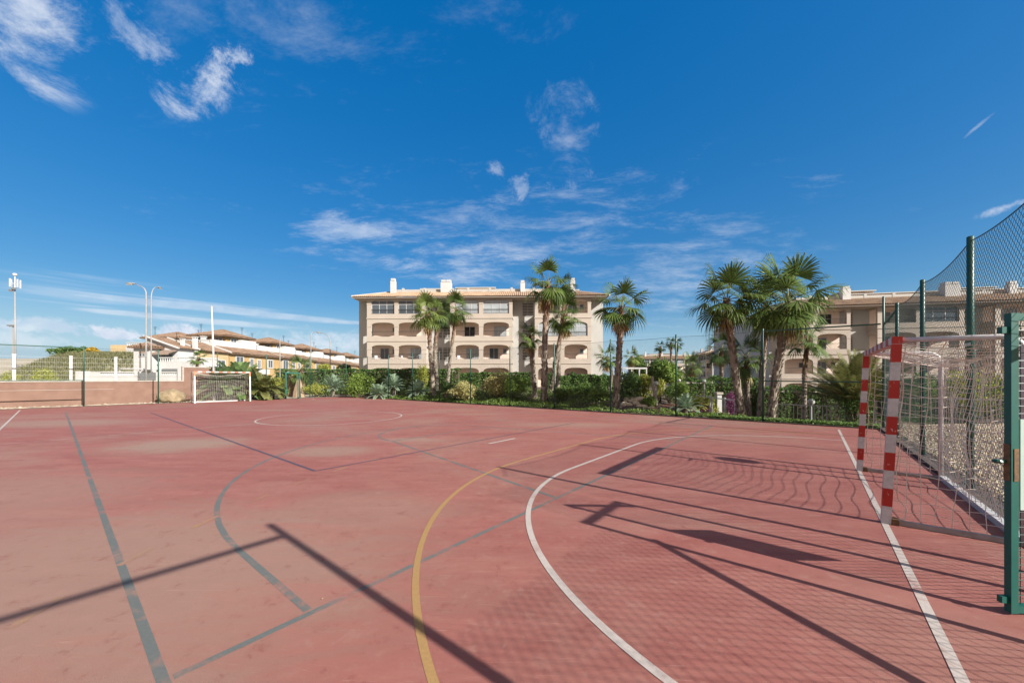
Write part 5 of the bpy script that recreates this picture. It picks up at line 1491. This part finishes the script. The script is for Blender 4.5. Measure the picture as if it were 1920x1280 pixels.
# a few dry leaves and specks lying on the court
rs_ = np.random.RandomState(77); n = 60
a = -4+20*rs_.rand(n); b = -1.5+30*rs_.rand(n)**1.5; near = rs_.rand(n) < .75
a = np.where(near, 15.8+.6*rs_.rand(n), a)
V = np.array([W(i, j, .012) for i, j in zip(a, b)])
mb = MB(); mb.quads(leaf_quads(V, np.tile(np.array([0, 0, 1.0]), (n, 1)), .028, rs_, .5, .25))
tag(mb.build('fallen_leaves', M['dead']), 'a few dry leaves scattered over the court', 'leaves', kind='stuff')
SKY_SAT, SKY_HUE, SKY_VAL, EXPOSURE = 1.40, .5, 1.0, 1.12
FILL_VEIL0, FILL_VEIL1 = (2.9, 2.5, 2.5), (4.7, 4.0, 3.8)  # colours of the added out-of-view sky veil, warm white to fill shadows
SKY_POW, SKY_GAIN = .42, 2.05
# clouds: direction (photo px, py), radii, tilt, texture, thresholds, density
CLOUDS = [(45, 45, 160, 150, 0, 'p', .0, 1.5, .8), (290, 95, 120, 95, 0, 'p', .35, 1.6, .5), (375, 165, 110, 52, 40, 'p', .05, 1.2, .8),
          (450, 112, 85, 40, 10, 'p', .35, 1.1, .6), (1058, 225, 75, 125, 14, 'p', .25, 1.8, .34), (670, 435, 170, 48, 5, 'w', .2, 1.5, .5), (860, 490, 170, 55, 0, 'w', .05, 1.5, .55),
          (975, 355, 30, 45, 0, 'p', .3, 1.1, .35), (930, 320, 25, 30, 0, 'p', .3, 1.1, .3), (1070, 350, 60, 40, 0, 'p', .4, 1.2, .3), (1250, 520, 270, 120, 10, 'w', .1, 1.9, .42),
          (950, 450, 560, 170, 0, 'w', .35, 2.0, .45), (215, 628, 85, 20, 0, 'p', .05, .55, .95), (345, 627, 60, 22, 0, 'p', .05, .6, .95), (95, 612, 120, 18, 0, 'p', .2, .8, .6),
          (480, 586, 460, 13, -2, 's', .15, 1.0, .45), (450, 607, 380, 11, -2, 's', .15, 1.0, .5), (120, 545, 330, 40, 0, 's', .3, 1.2, .25), (560, 642, 320, 34, 0, 'p', .15, 1.0, .6),
          (1885, 388, 70, 14, 8, 'p', .1, .9, .6), (1830, 240, 45, 5, 35, 'p', .1, .9, .25), (500, 40, 800, 220, 10, 'w', .4, 2.0, .28), (30, 640, 220, 25, 0, 'p', .15, 1.0, .45)]
# ================================================================== light, sky, camera
EL = R(30.3)
sd = Vector((AY*math.cos(EL), -AX*math.cos(EL), math.sin(EL)))       # towards the sun
sun = bpy.data.lights.new('sun', 'SUN'); sun.energy = 4.4; sun.angle = R(.56); sun.color = (1.0, .955, .88)
so = bpy.data.objects.new('sun', sun); col.objects.link(so); so.location = (20, -20, 40)
so.rotation_euler = (-sd).to_track_quat('-Z', 'Y').to_euler()

w = bpy.data.worlds.new('World'); bpy.context.scene.world = w; w.use_nodes = True
nt = w.node_tree; N_ = nt.nodes; bg = N_['Background']; bg.inputs['Strength'].default_value = .0707
sky = N_.new('ShaderNodeTexSky'); sky.sky_type = 'NISHITA'; sky.sun_disc = False
sky.sun_elevation = EL; sky.sun_rotation = math.atan2(sd.x, sd.y)
sky.altitude = 30; sky.air_density = 1.0; sky.dust_density = .6; sky.ozone_density = 3.0
hs = N_.new('ShaderNodeHueSaturation'); hs.inputs['Saturation'].default_value = SKY_SAT; hs.inputs['Hue'].default_value = SKY_HUE; hs.inputs['Value'].default_value = SKY_VAL
# the sky as a polarised wide-angle photograph shows it: deeper overhead, less glare at the horizon
sh = N_.new('ShaderNodeSeparateColor'); sh.mode = 'HSV'; nt.links.new(sky.outputs[0], sh.inputs[0])
chs = N_.new('ShaderNodeCombineColor'); chs.mode = 'HSV'
nt.links.new(sh.outputs[0], chs.inputs[0]); nt.links.new(mth(nt, 'MULTIPLY', sh.outputs[1], 1.0, True), chs.inputs[1])
nt.links.new(mth(nt, 'MULTIPLY', mth(nt, 'POWER', sh.outputs[2], SKY_POW), SKY_GAIN), chs.inputs[2])
nt.links.new(chs.outputs[0], hs.inputs['Color'])
tc = N_.new('ShaderNodeTexCoord'); tc.name = 'TC'; dirv = tc.outputs['Generated']
sp = N_.new('ShaderNodeSeparateXYZ'); nt.links.new(dirv, sp.inputs[0])
az = mth(nt, 'ARCTAN2', sp.outputs[0], sp.outputs[1]); el = mth(nt, 'ARCSINE', sp.outputs[2])
ae = N_.new('ShaderNodeCombineXYZ'); nt.links.new(az, ae.inputs[0]); nt.links.new(el, ae.inputs[1])
def sdir(px, py):
    x, z = (px-960)/F, (HOR-py)/F
    return math.atan2(x, 1), math.atan2(z, math.hypot(x, 1))
# high-level plane coordinates for streaky cirrus
zz = mth(nt, 'ADD', mth(nt, 'MAXIMUM', sp.outputs[2], 0.0), .12)
cp_ = N_.new('ShaderNodeCombineXYZ'); nt.links.new(mth(nt, 'DIVIDE', sp.outputs[0], zz), cp_.inputs[0]); nt.links.new(mth(nt, 'DIVIDE', sp.outputs[1], zz), cp_.inputs[1])
def wn(scale, rot, sc, detail=9, rough=.6, dist=1.2, src=None):
    mp = N_.new('ShaderNodeMapping'); mp.inputs['Rotation'].default_value = (0, 0, rot); mp.inputs['Scale'].default_value = sc
    nt.links.new(src or cp_.outputs[0], mp.inputs[0])
    return noise(nt, scale, detail, rough, mp.outputs[0], dist).outputs['Fac']
wisp = wn(2.3, R(28), (1, 1.9, 1), 13, .72, .25)
puff = wn(9.0, R(35), (1, 1.35, 1), 13, .70, .35, ae.outputs[0])
streak = wn(2.6, R(-3), (1.0, 26, 1), 6, .55, .3, ae.outputs[0])
tot = None
def patch(px, py, rx, ry, ang, src, lo, hi, amp):
    """a cloud in a given direction of the sky: centre and radii given as angles, torn by noise"""
    global tot
    a0, e0 = sdir(px, py)
    a1, e1 = sdir(px+1, py); a2, e2 = sdir(px, py-1)
    kx, ky = abs(a1-a0)+1e-6, math.hypot(e2-e0, 1e-6)
    mp = N_.new('ShaderNodeMapping'); mp.vector_type = 'TEXTURE'
    mp.inputs['Location'].default_value = (a0, e0, 0); mp.inputs['Rotation'].default_value = (0, 0, R(ang)); mp.inputs['Scale'].default_value = (rx*kx, ry*ky, 1)
    nt.links.new(ae.outputs[0], mp.inputs[0])
    ln = N_.new('ShaderNodeVectorMath'); ln.operation = 'LENGTH'; nt.links.new(mp.outputs[0], ln.inputs[0])
    fall = mth(nt, 'SUBTRACT', 1.0, ln.outputs['Value'])
    v = mth(nt, 'ADD', mth(nt, 'MULTIPLY', mth(nt, 'SUBTRACT', src, .5), 4.6), fall)
    k = mth(nt, 'MULTIPLY', mth(nt, 'MULTIPLY', smooth(nt, v, lo, hi), smooth(nt, fall, -.25, .2)), amp)
    tot = k if tot is None else mth(nt, 'MAXIMUM', tot, k)
for c in CLOUDS: patch(*[({'p': puff, 'w': wisp, 's': streak}[v] if isinstance(v, str) else v) for v in c])
body = wn(16.0, R(-20), (1, 1.6, 1), 6, .6, .3, ae.outputs[0])
cloudc = mixc(nt, smooth(nt, body, .36, .62), (4.1, 4.7, 5.7), (5.6, 5.9, 6.4))
# behind the camera and overhead an added, unseen pale veil lifts and warms shadows
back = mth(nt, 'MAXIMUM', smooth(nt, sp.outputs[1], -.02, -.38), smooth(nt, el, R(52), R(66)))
fill_veil = mixc(nt, wisp, FILL_VEIL0, FILL_VEIL1)
low = mth(nt, 'MULTIPLY', smooth(nt, el, R(11), R(-1)), .92)      # pale blue air along the horizon
clear = mixc(nt, low, hs.outputs[0], (2.75, 3.95, 5.15))
outc = mixc(nt, back, mixc(nt, tot, clear, cloudc), fill_veil)
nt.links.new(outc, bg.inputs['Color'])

cam = bpy.data.cameras.new('camera'); co = bpy.data.objects.new('camera', cam); col.objects.link(co)
co.location = (0, 0, CH); co.rotation_euler = (R(90), 0, 0)
cam.sensor_width = 36; cam.lens = 36*F/1920; cam.shift_y = (HOR-640)/1920
cam.clip_start = .05; cam.clip_end = 6000
sc = bpy.context.scene; sc.camera = co
sc.view_settings.view_transform = 'Standard'; sc.view_settings.look = 'None'; sc.view_settings.gamma = 1
sc.view_settings.exposure = EXPOSURE
sc.cycles.max_bounces = 6; sc.cycles.transparent_max_bounces = 12
